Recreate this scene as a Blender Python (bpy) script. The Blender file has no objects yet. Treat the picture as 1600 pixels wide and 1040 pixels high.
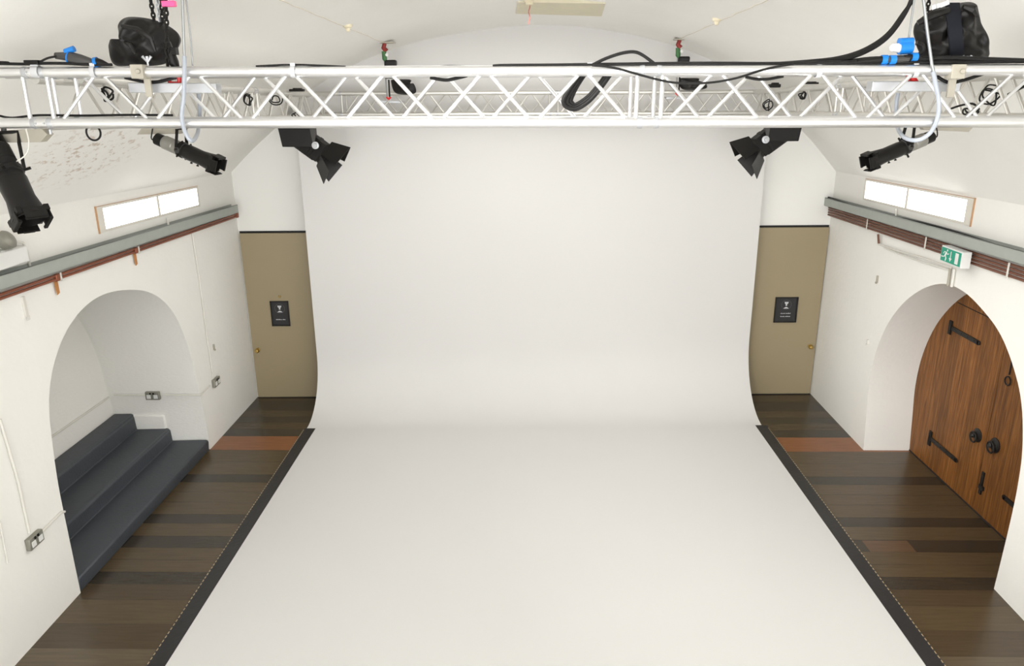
import bpy, math, random
from mathutils import Vector, Matrix, noise
random.seed(7)
PI = math.pi
S = bpy.context.scene
COL = S.collection

# ------------------------------------------------------------------ camera
W_, H_ = 1600.0, 1040.0
FPX, PITCH, YAW, ROLL = 1180.42, 0.3039, 0.0250, -0.0083
CAM = Vector((0.0, 0.0, 3.54))
_cy, _sy, _cp, _sp = math.cos(YAW), math.sin(YAW), math.cos(PITCH), math.sin(PITCH)
FWD = Vector((-_sy*_cp, _cy*_cp, -_sp))
_r0 = Vector((_cy, _sy, 0)); _u0 = _r0.cross(FWD)
RIGHT = math.cos(ROLL)*_r0 + math.sin(ROLL)*_u0
UP = -math.sin(ROLL)*_r0 + math.cos(ROLL)*_u0
cd = bpy.data.cameras.new('camera'); co = bpy.data.objects.new('camera', cd); COL.objects.link(co)
cd.sensor_width = 36.0; cd.lens = FPX/W_*36.0; cd.clip_start = 0.05; cd.clip_end = 200
co.matrix_world = Matrix(((RIGHT.x, UP.x, -FWD.x, CAM.x), (RIGHT.y, UP.y, -FWD.y, CAM.y),
                          (RIGHT.z, UP.z, -FWD.z, CAM.z), (0, 0, 0, 1)))
S.camera = co

# ------------------------------------------------------------------ light
S.view_settings.view_transform = 'Standard'
S.view_settings.look = 'None'
S.view_settings.exposure = -0.11
S.view_settings.gamma = 1.0
S.view_settings.use_curve_mapping = False
world = bpy.data.worlds.new('daylight'); S.world = world; world.use_nodes = True
world.node_tree.nodes['Background'].inputs[0].default_value = (0.975, 0.985, 0.985, 1)

P_OVER, P_FAR, P_UP, P_WORLD, P_PANEL = 22, 70, 12, 5.1, 4.2
world.node_tree.nodes['Background'].inputs[1].default_value = P_WORLD
def area(name, loc, target, sx, sy, power, color=(1, 0.985, 0.96), spread=180):
    l = bpy.data.lights.new(name, 'AREA'); l.shape = 'RECTANGLE'; l.size = sx; l.size_y = sy
    l.energy = power; l.color = color; l.spread = math.radians(spread)
    o = bpy.data.objects.new(name, l); COL.objects.link(o); o.location = loc
    d = Vector(target) - Vector(loc)
    o.rotation_euler = d.to_track_quat('-Z', 'Y').to_euler()
    return o
area('fill_wash_right', (-0.9, 1.8, 3.95), (3.45, 6.2, 1.15), 1.2, 0.8, P_OVER, spread=72)  # unseen fill light, added to brighten the right wall
area('fill_overhead_far', (0, 5.8, 4.16), (0, 5.8, 0), 2.6, 3.4, P_FAR)  # invented downlight under the vault, lifts the floor and far end
area('fill_vault_uplight', (0, -2.6, 1.6), (0, 5.2, 4.3), 1.6, 0.8, P_UP, spread=60)  # extra light put in behind the camera to brighten the ceiling

# ------------------------------------------------------------------ helpers
def ray(px, py):
    return FWD + (px-800)/FPX*RIGHT - (py-520)/FPX*UP
def on(px, py, ax, v):
    """the place on the plane axis=v that is seen at photo position (px, py)"""
    d = ray(px, py); t = (v-CAM[ax])/d[ax]; return CAM + t*d
def F(px, py, Y): return on(px, py, 1, Y)

def principled(name, color, rough=0.5, metal=0.0, spec=0.5, noise=0.0, nscale=8, bump=0.0, bscale=60, stretch=(1, 1, 1), emit=None, estr=0, coat=0.0):
    m = bpy.data.materials.new(name); m.use_nodes = True
    nt = m.node_tree; b = nt.nodes['Principled BSDF']
    b.inputs['Base Color'].default_value = (*color, 1)
    b.inputs['Roughness'].default_value = rough
    b.inputs['Metallic'].default_value = metal
    b.inputs['Specular IOR Level'].default_value = spec
    b.inputs['Coat Weight'].default_value = coat
    tc = nt.nodes.new('ShaderNodeTexCoord')
    mp = nt.nodes.new('ShaderNodeMapping'); mp.inputs['Scale'].default_value = stretch
    nt.links.new(tc.outputs['Object'], mp.inputs['Vector'])
    if noise > 0:
        n = nt.nodes.new('ShaderNodeTexNoise'); n.inputs['Scale'].default_value = nscale; n.inputs['Detail'].default_value = 6
        nt.links.new(mp.outputs[0], n.inputs['Vector'])
        mx = nt.nodes.new('ShaderNodeMix'); mx.data_type = 'RGBA'
        mx.inputs[6].default_value = (*[max(0, c*(1-noise)) for c in color], 1)
        mx.inputs[7].default_value = (*[min(1, c*(1+noise)) for c in color], 1)
        nt.links.new(n.outputs['Fac'], mx.inputs[0]); nt.links.new(mx.outputs[2], b.inputs['Base Color'])
    if bump > 0:
        n2 = nt.nodes.new('ShaderNodeTexNoise'); n2.inputs['Scale'].default_value = bscale; n2.inputs['Detail'].default_value = 5
        nt.links.new(mp.outputs[0], n2.inputs['Vector'])
        bp = nt.nodes.new('ShaderNodeBump'); bp.inputs['Strength'].default_value = bump; bp.inputs['Distance'].default_value = 0.01
        nt.links.new(n2.outputs['Fac'], bp.inputs['Height']); nt.links.new(bp.outputs[0], b.inputs['Normal'])
    if emit:
        b.inputs['Emission Color'].default_value = (*emit, 1); b.inputs['Emission Strength'].default_value = estr
    return m

def srgb(r, g, b):
    def f(c):
        c /= 255.0
        return c/12.92 if c <= 0.04045 else ((c+0.055)/1.055)**2.4
    return (f(r), f(g), f(b))

M = {}
M['wall'] = principled('wall_paint', (0.89, 0.875, 0.83), 0.75, noise=0.02, nscale=3, bump=0.25, bscale=18)
M['niche'] = principled('niche_paint', (0.91, 0.895, 0.855), 0.75, bump=0.35, bscale=25, stretch=(1, 1, 3))
M['backwall'] = principled('back_wall_paint', (0.89, 0.88, 0.845), 0.7, noise=0.015, nscale=2)
M['cyc'] = principled('cove_paint', (0.69, 0.681, 0.666), 0.6, noise=0.012, nscale=1.2, bump=0.02, bscale=8)
M['door'] = principled('taupe_door_paint', srgb(157, 143, 114), 0.45, noise=0.02, nscale=4)
M['gap'] = principled('dark_gap', (0.008, 0.008, 0.008), 0.8)
M['black'] = principled('black_metal', (0.008, 0.007, 0.006), 0.5, spec=0.25, noise=0.2, nscale=30)
M['blacksat'] = principled('black_paint_sheen', (0.007, 0.006, 0.0055), 0.38, spec=0.3)
M['rubber'] = principled('black_rubber', (0.009, 0.0085, 0.008), 0.55, spec=0.25)
M['fabric'] = principled('black_bag_fabric', (0.008, 0.0068, 0.006), 0.45, spec=0.32, noise=0.3, nscale=6, bump=0.5, bscale=14)
M['webbing'] = principled('navy_webbing', (0.009, 0.010, 0.015), 0.7, spec=0.2)
M['alu'] = principled('aluminium_tube', (0.78, 0.78, 0.78), 0.40, metal=1.0, noise=0.05, nscale=12)
M['aludull'] = principled('dull_aluminium_tube', (0.66, 0.645, 0.61), 0.5, metal=0.9, noise=0.1, nscale=8)
M['steel'] = principled('zinc_steel', (0.52, 0.53, 0.55), 0.42, metal=0.7, noise=0.08, nscale=10)
M['plate'] = principled('grey_plate', srgb(172, 166, 152), 0.6, noise=0.06, nscale=6)
M['galv'] = principled('galvanised_tray', srgb(168, 172, 166), 0.55, metal=0.15, noise=0.07, nscale=14)
M['copper'] = principled('copper_pipe', srgb(146, 86, 62), 0.36, metal=0.6, noise=0.25, nscale=5, stretch=(1, 0.2, 1))
M['bronze'] = principled('brown_pipe', srgb(122, 80, 62), 0.38, metal=0.4, noise=0.25, nscale=5, stretch=(1, 0.2, 1))
M['coppertag'] = principled('copper_strap', srgb(190, 130, 72), 0.5, metal=0.3)
M['white'] = principled('white_plastic', (0.78, 0.78, 0.76), 0.4)
M['offwhite'] = principled('painted_conduit', (0.74, 0.72, 0.66), 0.55)
M['socket'] = principled('steel_socket', srgb(150, 148, 138), 0.4, metal=0.6)
M['step'] = principled('slate_step_paint', srgb(63, 67, 73), 0.5, noise=0.12, nscale=9, bump=0.15, bscale=40)
M['tape'] = principled('black_tape', srgb(38, 37, 38), 0.45, noise=0.35, nscale=7, bump=0.2, bscale=30)
M['nail'] = principled('tan_stitch', srgb(190, 168, 130), 0.5)
M['brass'] = principled('brass', (0.55, 0.38, 0.12), 0.3, metal=1.0)
M['iron'] = principled('black_iron', (0.02, 0.018, 0.016), 0.5, metal=0.4, noise=0.3, nscale=40)
M['signblack'] = principled('sign_black', (0.022, 0.022, 0.024), 0.4)
M['frameblack'] = principled('frame_black', (0.006, 0.005, 0.005), 0.35)
M['signwhite'] = principled('sign_print', (0.62, 0.62, 0.63), 0.6)
M['signgrey'] = principled('sign_print_grey', (0.16, 0.16, 0.17), 0.6)
M['green'] = principled('exit_green', srgb(0, 150, 122), 0.4)
M['greenband'] = principled('green_paint', srgb(60, 110, 62), 0.5)
M['red'] = principled('red_paint', srgb(205, 22, 22), 0.4)
M['redsling'] = principled('red_shackle', srgb(140, 40, 34), 0.5)
M['pink'] = principled('pink_tape', srgb(255, 90, 150), 0.5)
M['blue'] = principled('blue_plastic', srgb(10, 120, 205), 0.4)
M['navy'] = principled('dark_blue_plastic', srgb(14, 66, 170), 0.4)
M['graphite'] = principled('graphite_plastic', srgb(62, 60, 58), 0.5)
M['velcro'] = principled('grey_velcro', srgb(196, 196, 198), 0.7)
M['lampgrey'] = principled('lamp_housing_grey', srgb(150, 148, 142), 0.4, metal=0.5, noise=0.1, nscale=20)
M['timber'] = principled('frame_timber', srgb(188, 146, 108), 0.5, noise=0.12, nscale=6, stretch=(1, 1, 6))
M['timberwhite'] = principled('frame_white', (0.74, 0.71, 0.64), 0.5)
M['panel'] = principled('lit_diffuser', (0.9, 0.9, 0.88), 0.4, emit=(1, 0.985, 0.95), estr=P_PANEL)
M['hose'] = principled('grey_clear_hose', srgb(164, 170, 180), 0.3)
M['wire'] = principled('steel_wire', srgb(150, 152, 152), 0.4, metal=0.6)
M['rose'] = principled('cream_plastic', srgb(228, 218, 190), 0.5)
M['string'] = principled('red_white_string', srgb(196, 120, 110), 0.7, noise=0.4, nscale=60)
M['seam'] = principled('seam_plaster', srgb(214, 207, 192), 0.8)
M['patch'] = principled('bare_plaster', srgb(222, 214, 190), 0.8, noise=0.06, nscale=14)

def wall_stain():
    m = principled('vault_paint', (0.91, 0.895, 0.855), 0.8, noise=0.025, nscale=2.2, bump=0.25, bscale=9)
    nt = m.node_tree; b = nt.nodes['Principled BSDF']
    old = b.inputs['Base Color'].links[0].from_socket
    tc = nt.nodes.new('ShaderNodeTexCoord')
    # a flaking plaster patch low on the left of the vault
    mp = nt.nodes.new('ShaderNodeMapping'); mp.inputs['Location'].default_value = tuple(-c for c in STAIN); mp.vector_type = 'POINT'
    nt.links.new(tc.outputs['Object'], mp.inputs['Vector'])
    ms = nt.nodes.new('ShaderNodeVectorMath'); ms.operation = 'MULTIPLY'; ms.inputs[1].default_value = (2.6, 1.15, 2.6)
    nt.links.new(mp.outputs[0], ms.inputs[0])
    ln = nt.nodes.new('ShaderNodeVectorMath'); ln.operation = 'LENGTH'; nt.links.new(ms.outputs[0], ln.inputs[0])
    rg = nt.nodes.new('ShaderNodeMapRange'); rg.inputs[1].default_value = 0.45; rg.inputs[2].default_value = 1.0; rg.inputs[3].default_value = 1; rg.inputs[4].default_value = 0
    nt.links.new(ln.outputs['Value'], rg.inputs[0])
    n = nt.nodes.new('ShaderNodeTexNoise'); n.inputs['Scale'].default_value = 22; n.inputs['Detail'].default_value = 8; n.inputs['Roughness'].default_value = 0.72
    sq = nt.nodes.new('ShaderNodeVectorMath'); sq.operation = 'MULTIPLY'; sq.inputs[1].default_value = (1, 0.5, 1); nt.links.new(tc.outputs['Object'], sq.inputs[0])
    nt.links.new(sq.outputs[0], n.inputs['Vector'])
    r2 = nt.nodes.new('ShaderNodeMapRange'); r2.inputs[1].default_value = 0.545; r2.inputs[2].default_value = 0.60
    nt.links.new(n.outputs['Fac'], r2.inputs[0])
    mu = nt.nodes.new('ShaderNodeMath'); mu.operation = 'MULTIPLY'; nt.links.new(rg.outputs[0], mu.inputs[0]); nt.links.new(r2.outputs[0], mu.inputs[1])
    m2 = nt.nodes.new('ShaderNodeMath'); m2.operation = 'MULTIPLY'; m2.inputs[1].default_value = 0.6; nt.links.new(mu.outputs[0], m2.inputs[0])
    mx = nt.nodes.new('ShaderNodeMix'); mx.data_type = 'RGBA'
    nt.links.new(m2.outputs[0], mx.inputs[0]); nt.links.new(old, mx.inputs[6]); mx.inputs[7].default_value = (*srgb(176, 150, 122), 1)
    nt.links.new(mx.outputs[2], b.inputs['Base Color'])
    return m

def wood_door():
    m = bpy.data.materials.new('oak_boards'); m.use_nodes = True
    nt = m.node_tree; b = nt.nodes['Principled BSDF']; b.inputs['Roughness'].default_value = 0.5; b.inputs['Specular IOR Level'].default_value = 0.3
    tc = nt.nodes.new('ShaderNodeTexCoord'); sp = nt.nodes.new('ShaderNodeSeparateXYZ'); nt.links.new(tc.outputs['Object'], sp.inputs[0])
    # board index from Y
    dv = nt.nodes.new('ShaderNodeMath'); dv.operation = 'DIVIDE'; dv.inputs[1].default_value = 0.155; nt.links.new(sp.outputs['Y'], dv.inputs[0])
    fl = nt.nodes.new('ShaderNodeMath'); fl.operation = 'FLOOR'; nt.links.new(dv.outputs[0], fl.inputs[0])
    wn = nt.nodes.new('ShaderNodeTexWhiteNoise'); wn.noise_dimensions = '1D'; nt.links.new(fl.outputs[0], wn.inputs['W'])
    fr = nt.nodes.new('ShaderNodeMath'); fr.operation = 'FRACT'; nt.links.new(dv.outputs[0], fr.inputs[0])
    pp = nt.nodes.new('ShaderNodeMath'); pp.operation = 'PINGPONG'; pp.inputs[1].default_value = 0.5; nt.links.new(fr.outputs[0], pp.inputs[0])
    ed = nt.nodes.new('ShaderNodeMath'); ed.operation = 'GREATER_THAN'; ed.inputs[1].default_value = 0.012; nt.links.new(pp.outputs[0], ed.inputs[0])
    mp = nt.nodes.new('ShaderNodeMapping'); mp.inputs['Scale'].default_value = (1, 42, 2.2); nt.links.new(tc.outputs['Object'], mp.inputs['Vector'])
    ad = nt.nodes.new('ShaderNodeVectorMath'); ad.operation = 'ADD'; nt.links.new(mp.outputs[0], ad.inputs[0])
    sc = nt.nodes.new('ShaderNodeVectorMath'); sc.operation = 'SCALE'; sc.inputs[3].default_value = 37.0
    nt.links.new(wn.outputs['Color'], sc.inputs[0]); nt.links.new(sc.outputs[0], ad.inputs[1])
    n = nt.nodes.new('ShaderNodeTexNoise'); n.inputs['Scale'].default_value = 1.0; n.inputs['Detail'].default_value = 7; n.inputs['Distortion'].default_value = 1.4
    nt.links.new(ad.outputs[0], n.inputs['Vector'])
    cr = nt.nodes.new('ShaderNodeValToRGB'); e = cr.color_ramp.elements
    e[0].position = 0.30; e[0].color = (*srgb(94, 57, 25), 1); e[1].position = 0.72; e[1].color = (*srgb(158, 106, 52), 1)
    x = cr.color_ramp.elements.new(0.5); x.color = (*srgb(126, 79, 35), 1)
    nt.links.new(n.outputs['Fac'], cr.inputs[0])
    mul = nt.nodes.new('ShaderNodeMapRange'); mul.inputs[3].default_value = 0.80; mul.inputs[4].default_value = 1.1; nt.links.new(wn.outputs['Value'], mul.inputs[0])
    m3 = nt.nodes.new('ShaderNodeMath'); m3.operation = 'MULTIPLY'; nt.links.new(mul.outputs[0], m3.inputs[0]);
    e2 = nt.nodes.new('ShaderNodeMapRange'); e2.inputs[3].default_value = 0.35; nt.links.new(ed.outputs[0], e2.inputs[0]); nt.links.new(e2.outputs[0], m3.inputs[1])
    vs = nt.nodes.new('ShaderNodeVectorMath'); vs.operation = 'SCALE'; nt.links.new(cr.outputs[0], vs.inputs[0]); nt.links.new(m3.outputs[0], vs.inputs[3])
    nt.links.new(vs.outputs[0], b.inputs['Base Color'])
    bp = nt.nodes.new('ShaderNodeBump'); bp.inputs['Strength'].default_value = 0.35; bp.inputs['Distance'].default_value = 0.004
    nt.links.new(n.outputs['Fac'], bp.inputs['Height']); nt.links.new(bp.outputs[0], b.inputs['Normal'])
    return m
M['oak'] = wood_door()

def plank(name, rgb):
    return principled(name, srgb(*rgb), 0.27, noise=0.28, nscale=3.0, stretch=(1.2, 16, 1), spec=0.5, bump=0.04, bscale=10)
PL = {'a': plank('plank_brown', (83, 69, 49)), 'b': plank('plank_walnut', (74, 61, 44)), 'd': plank('plank_dark', (55, 48, 38)),
      'o': plank('plank_orange', (132, 84, 52)), 'r': plank('plank_red_brown', (92, 70, 50)), 'g': plank('plank_grey_brown', (92, 80, 62))}

class MB:
    """collects shapes and links them as ONE mesh object"""
    def __init__(s): s.v = []; s.f = []; s.m = []
    def raw(s, vs, fs, mi=0):
        o = len(s.v); s.v += [Vector(p) for p in vs]; s.f += [tuple(i+o for i in f) for f in fs]; s.m += [mi]*len(fs); return s
    def obox(s, c, ax, ay, az, mi=0):
        """box by centre and three half-axis vectors"""
        c, ax, ay, az = Vector(c), Vector(ax), Vector(ay), Vector(az)
        vs = [c+i*ax+j*ay+k*az for i in (-1, 1) for j in (-1, 1) for k in (-1, 1)]
        return s.raw(vs, [(0, 1, 3, 2), (4, 6, 7, 5), (0, 4, 5, 1), (2, 3, 7, 6), (0, 2, 6, 4), (1, 5, 7, 3)], mi)
    def box(s, a, b, mi=0):
        a, b = Vector(a), Vector(b); c = (a+b)/2; h = (b-a)/2
        return s.obox(c, (h.x, 0, 0), (0, h.y, 0), (0, 0, h.z), mi)
    def tube(s, pts, r, n=10, caps=True, closed=False, mi=0):
        P = [Vector(p) for p in pts]; N = len(P); R = r if isinstance(r, (list, tuple)) else [r]*N
        T = []
        for i in range(N):
            if closed: t = P[(i+1) % N]-P[i-1]
            else: t = P[min(i+1, N-1)]-P[max(i-1, 0)]
            T.append(t.normalized())
        a = Vector((0, 0, 1)) if abs(T[0].z) < 0.9 else Vector((1, 0, 0))
        u = T[0].cross(a).normalized(); vs = []
        for i in range(N):
            if i: u = (u-T[i]*u.dot(T[i])).normalized()
            w = T[i].cross(u)
            for k in range(n):
                an = 2*PI*k/n; vs.append(P[i]+R[i]*(math.cos(an)*u+math.sin(an)*w))
        fs = []
        for i in range(N if closed else N-1):
            j = (i+1) % N
            for k in range(n):
                l = (k+1) % n; fs.append((i*n+k, i*n+l, j*n+l, j*n+k))
        if caps and not closed:
            fs.append(tuple(range(n-1, -1, -1))); fs.append(tuple((N-1)*n+k for k in range(n)))
        return s.raw(vs, fs, mi)
    def lathe(s, c, axis, prof, n=20, mi=0):
        """prof: list of (distance along axis, radius)"""
        c = Vector(c); a = Vector(axis).normalized()
        return s.tube([c+a*t for t, _ in prof], [max(r, 1e-4) for _, r in prof], n, True, False, mi) if False else s._lathe(c, a, prof, n, mi)
    def _lathe(s, c, a, prof, n, mi):
        h = Vector((0, 0, 1)) if abs(a.z) < 0.9 else Vector((1, 0, 0)); u = a.cross(h).normalized(); w = a.cross(u); vs = []; fs = []
        for t, r in prof:
            for k in range(n):
                an = 2*PI*k/n; vs.append(c+a*t+max(r, 1e-4)*(math.cos(an)*u+math.sin(an)*w))
        for i in range(len(prof)-1):
            for k in range(n):
                l = (k+1) % n; fs.append((i*n+k, i*n+l, (i+1)*n+l, (i+1)*n+k))
        fs.append(tuple(range(n-1, -1, -1))); fs.append(tuple((len(prof)-1)*n+k for k in range(n)))
        return s.raw(vs, fs, mi)
    def prism(s, poly, off, mi=0):
        """closed polygon extruded by a vector"""
        P = [Vector(p) for p in poly]; n = len(P); o = Vector(off)
        fs = [tuple(range(n-1, -1, -1)), tuple(range(n, 2*n))]+[(i, (i+1) % n, n+(i+1) % n, n+i) for i in range(n)]
        return s.raw(P+[p+o for p in P], fs, mi)
    def build(s, name, mat, parent=None, bevel=0, smooth=35, seg=2, origin=None):
        if parent is not None: org = parent.matrix_world.translation.copy() if parent.parent is None else parent.matrix_world.translation.copy()
        elif origin is not None: org = Vector(origin)
        else:
            lo = [min(v[i] for v in s.v) for i in range(3)]; hi = [max(v[i] for v in s.v) for i in range(3)]
            org = Vector(((lo[0]+hi[0])/2, (lo[1]+hi[1])/2, lo[2]))
        if parent is not None: org = WORLD[parent]
        me = bpy.data.meshes.new(name); me.from_pydata([tuple(v-org) for v in s.v], [], s.f)
        mats = mat if isinstance(mat, (list, tuple)) else [mat]
        for q in mats: me.materials.append(q)
        me.polygons.foreach_set('material_index', s.m)
        if smooth:
            me.polygons.foreach_set('use_smooth', [True]*len(s.f)); me.set_sharp_from_angle(angle=math.radians(smooth))
        me.update()
        o = bpy.data.objects.new(name, me); COL.objects.link(o)
        if parent is None: o.location = org
        else: o.parent = parent
        WORLD[o] = org
        if bevel:
            md = o.modifiers.new('bevel', 'BEVEL'); md.width = bevel; md.segments = seg; md.limit_method = 'ANGLE'
        return o
WORLD = {}
def recalc(o):
    import bmesh
    bm = bmesh.new(); bm.from_mesh(o.data); bmesh.ops.recalc_face_normals(bm, faces=bm.faces); bm.to_mesh(o.data); bm.free()
def tag(o, label, cat, group=None, kind=None):
    o['label'] = label; o['category'] = cat
    if group: o['group'] = group
    if kind: o['kind'] = kind
    return o
def thing(name, label, cat, loc, group=None):
    o = bpy.data.objects.new(name, None); COL.objects.link(o); o.location = loc; o.empty_display_size = 0.1
    WORLD[o] = Vector(loc); return tag(o, label, cat, group)
def struct(name, mb, mat, label=None, cat=None, **k):
    o = mb.build(name, mat, **k); o['kind'] = 'structure'
    o['label'] = label; o['category'] = cat or name.split('_')[0]
    return o
def spline(pts, n=8):
    P = [Vector(p) for p in pts]; out = []
    for i in range(len(P)-1):
        p0 = P[max(i-1, 0)]; p1 = P[i]; p2 = P[i+1]; p3 = P[min(i+2, len(P)-1)]
        for k in range(n):
            t = k/n
            out.append(0.5*((2*p1)+(-p0+p2)*t+(2*p0-5*p1+4*p2-p3)*t*t+(-p0+3*p1-3*p2+p3)*t**3))
    out.append(P[-1]); return out

# ------------------------------------------------------------------ the room
XL, XR = -3.382, 3.463
YB_L, YB_R = 8.644, 8.781
Y0 = -3.6                       # the hall goes on behind the camera
def yback(x): return YB_L+(YB_R-YB_L)*(x-XL)/(XR-XL)
VK = 0.025                      # the vault rises gently towards the front
prof = [(-3.382, 2.745), (-3.12, 2.985), (-2.87, 3.19), (-2.40, 3.55), (-1.90, 3.835), (-1.33, 4.035), (-0.72, 4.165), (0.0, 4.235),
        (0.62, 4.205), (1.28, 4.09), (1.95, 3.865), (2.50, 3.54), (3.04, 3.14), (3.463, 2.70)]
PROF = [(p.x, p.z) for p in spline([(x, 0, z) for x, z in prof], 5)]
def vz(x, y):
    for (x0, z0), (x1, z1) in zip(PROF, PROF[1:]):
        if x0 <= x <= x1: return z0+(z1-z0)*(x-x0)/(x1-x0)+VK*(8.6-y)
    return 2.7+VK*(8.6-y)
def onvault(px, py):
    d = ray(px, py); t = 2.0
    while t < 14:
        p = CAM+t*d
        if p.z > vz(p.x, p.y)-0.002 or abs(p.x) > 3.4: return p
        t += 0.004
    return CAM+8*d

STAIN = tuple(onvault(140, 240))
M['vault'] = wall_stain()

# floor: planks running across the room, each board with its own tone
fl = MB()
bands = [(9.2, 8.72, 'd'), (8.72, 8.50, 'b'), (8.50, 8.22, 'd'), (8.22, 8.03, 'b'), (8.03, 7.87, 'd'), (7.87, 7.69, 'b'), (7.69, 7.511, 'd'), (7.511, 7.166, 'o'), (7.166, 6.90, 'a'), (6.90, 6.629, 'a'), (6.629, 6.473, 'd'),
         (6.473, 6.28, 'a'), (6.28, 6.099, 'a'), (6.099, 5.887, 'a'), (5.887, 5.738, 'd'), (5.738, 5.537, 'a'), (5.537, 5.365, 'd'), (5.365, 5.193, 'a'),
         (5.193, 5.03, 'a'), (5.03, 4.875, 'd'), (4.875, 4.689, 'b'), (4.689, 4.42, 'a'), (4.42, 4.171, 'b'), (4.171, 4.0, 'g'), (4.0, 3.82, 'a'), (3.82, 3.6, 'r'),
         (3.6, 3.4, 'a'), (3.4, 3.2, 'd'), (3.2, 2.9, 'b'), (2.9, 2.6, 'a'), (2.6, 2.3, 'g'), (2.3, 2.1, 'd'), (2.1, 1.5, 'a'), (1.5, 1, 'b'), (1, 0, 'a'), (0, -1.5, 'b'), (-1.5, -3.6, 'a')]
keys = list(PL)
for y1, y0, k in bands:
    xs = [-3.5, -2.2, 2.3, 4.0] if k != 'o' else [-3.5, 0, 4.0]
    for xa, xb in zip(xs, xs[1:]):
        kk = k
        fl.raw([(xa, y0, 0), (xb, y0, 0), (xb, y1, 0), (xa, y1, 0)], [(0, 1, 2, 3)], keys.index(kk))
    if y1-y0 < 0.4: fl.raw([(-3.5, y0-0.0015, 0.0004), (4.0, y0-0.0015, 0.0004), (4.0, y0+0.0015, 0.0004), (-3.5, y0+0.0015, 0.0004)], [(0, 1, 2, 3)], keys.index('d'))
# the red-brown short board on the right
fl.raw([(2.75, 5.365, 0.0006), (3.12, 5.365, 0.0006), (3.12, 5.53, 0.0006), (2.75, 5.53, 0.0006)], [(0, 1, 2, 3)], keys.index('r'))
struct('floor', fl, [PL[k] for k in keys], 'dark brown wooden plank floor with one orange board', smooth=0, origin=(0, 0, 0))

# vault
vb = MB(); ys = [9.0, 7, 5, 3, 1, -1, Y0]
vs = []; n = len(PROF)
for y in ys:
    for x, z in PROF: vs.append((x, y, z+VK*(8.6-y)))
fs = [(j*n+i, (j+1)*n+i, (j+1)*n+i+1, j*n+i+1) for j in range(len(ys)-1) for i in range(n-1)]
vb.raw(vs, fs)
struct('ceiling', vb, M['vault'], 'white painted vaulted ceiling with a flaking patch', smooth=60, origin=(0, 0, 0))

# left wall with the arched niche
ARCH_L = [(4.765, 0.0), (4.765, 0.5), (4.768, 0.9), (4.80, 1.25), (4.845, 1.5), (4.93, 1.68), (5.08, 1.85), (5.27, 1.972), (5.52, 2.05), (5.80, 2.06), (6.14, 2.0), (6.43, 1.905), (6.67, 1.757), (6.86, 1.55), (6.99, 1.285), (7.065, 1.04), (7.11, 0.75), (7.155, 0.45), (7.182, 0.09), (7.186, 0.0)]
ARCH_R = [(7.205, 0.0), (7.25, 0.35), (7.29, 0.69), (7.25, 1.03), (7.106, 1.373), (6.866, 1.664), (6.56, 1.885), (6.236, 2.012), (5.93, 2.02), (5.62, 1.94), (5.375, 1.83), (5.165, 1.65), (5.013, 1.444), (4.91, 1.15), (4.876, 0.864), (4.875, 0.5), (4.893, 0.0)]
def smooth_arch(A):
    return [(p.x, p.z) for p in spline([(a, 0, b) for a, b in A], 5)]
AL = smooth_arch(ARCH_L); AR = smooth_arch(ARCH_R)
def spring(y): return 2.745+VK*(8.6-y)
def side_wall(X, A, depth, yb, name, label, mats, back, thick):
    w = MB()
    lo = sorted(A, key=lambda q: q[0]); ya, yz = A[0][0], A[-1][0]
    arch = A if ya < yz else list(reversed(A))        # near to far
    # wall face as strips above the arch and two flat pieces beside it
    def zt(y): return spring(y)+(0.0 if X < 0 else -0.045)
    N = 48; ymin = min(p[0] for p in arch); ymax = max(p[0] for p in arch)
    top = [p for p in arch]
    outer = [(Y0, 0), arch[0]]+arch[1:]+[(yb, 0), (yb, zt(yb)), (Y0, zt(Y0))]
    w.raw([(X, y, z) for y, z in outer], [tuple(range(len(outer)))], 0)
    s = -1 if X < 0 else 1
    n = len(arch)
    w.raw([(X, y, z) for y, z in arch]+[(X+s*depth, y, z) for y, z in arch], [(i, i+1, n+i+1, n+i) for i in range(n-1)], 1)
    if back: w.raw([(X+s*depth, y, z) for y, z in arch], [tuple(range(n))], 1)
    o = struct(name, w, mats, label, 'wall', smooth=40, origin=(X, 0, 0))
    recalc(o); return o
side_wall(XL, AL, 0.95, YB_L, 'wall_left', 'white painted left wall with the arched step niche', [M['wall'], M['niche']], True, 0.1)
side_wall(XR, AR, 0.475, YB_R, 'wall_right', 'white painted right wall with the arched door opening', [M['wall'], M['wall']], False, 0.1)
# back wall
bw = MB(); pts = [(XL, YB_L, 0), (XR, YB_R, 0)]+[(x, yback(x), z+VK*(8.6-yback(x))+0.004) for x, z in reversed(PROF)]
bw.raw(pts, [tuple(range(len(pts)))]); struct('wall_back', bw, M['backwall'], 'white end wall behind the curved backdrop', smooth=0)

# infinity cove
CXL, CXR = -2.5, 2.5875
def cyc_y(x): return 8.325+(8.545-8.325)*(x-CXL)/(CXR-CXL)
def cyc_r(x): return 0.63+0.14*(x-CXL)/(CXR-CXL)
cb = MB(); NX = 24; cols = []
for i in range(NX+1):
    x = CXL+(CXR-CXL)*i/NX; yb = cyc_y(x); r = cyc_r(x); col = [(x, Y0+0.1, 0.006), (x, 3, 0.006), (x, yb-r, 0.006)]
    for k in range(1, 15):
        a = PI/2*k/14; col.append((x, yb-r+r*math.sin(a), 0.006+r*(1-math.cos(a))))
    zt = vz(x, yb)+0.012
    for k in range(1, 7): col.append((x, yb, 0.006+r+(zt-r-0.006)*k/6))
    cols.append(col)
m = len(cols[0]); vs = [p for c in cols for p in c]
cb.raw(vs, [(i*m+j, (i+1)*m+j, (i+1)*m+j+1, i*m+j+1) for i in range(NX) for j in range(m-1)])
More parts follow.
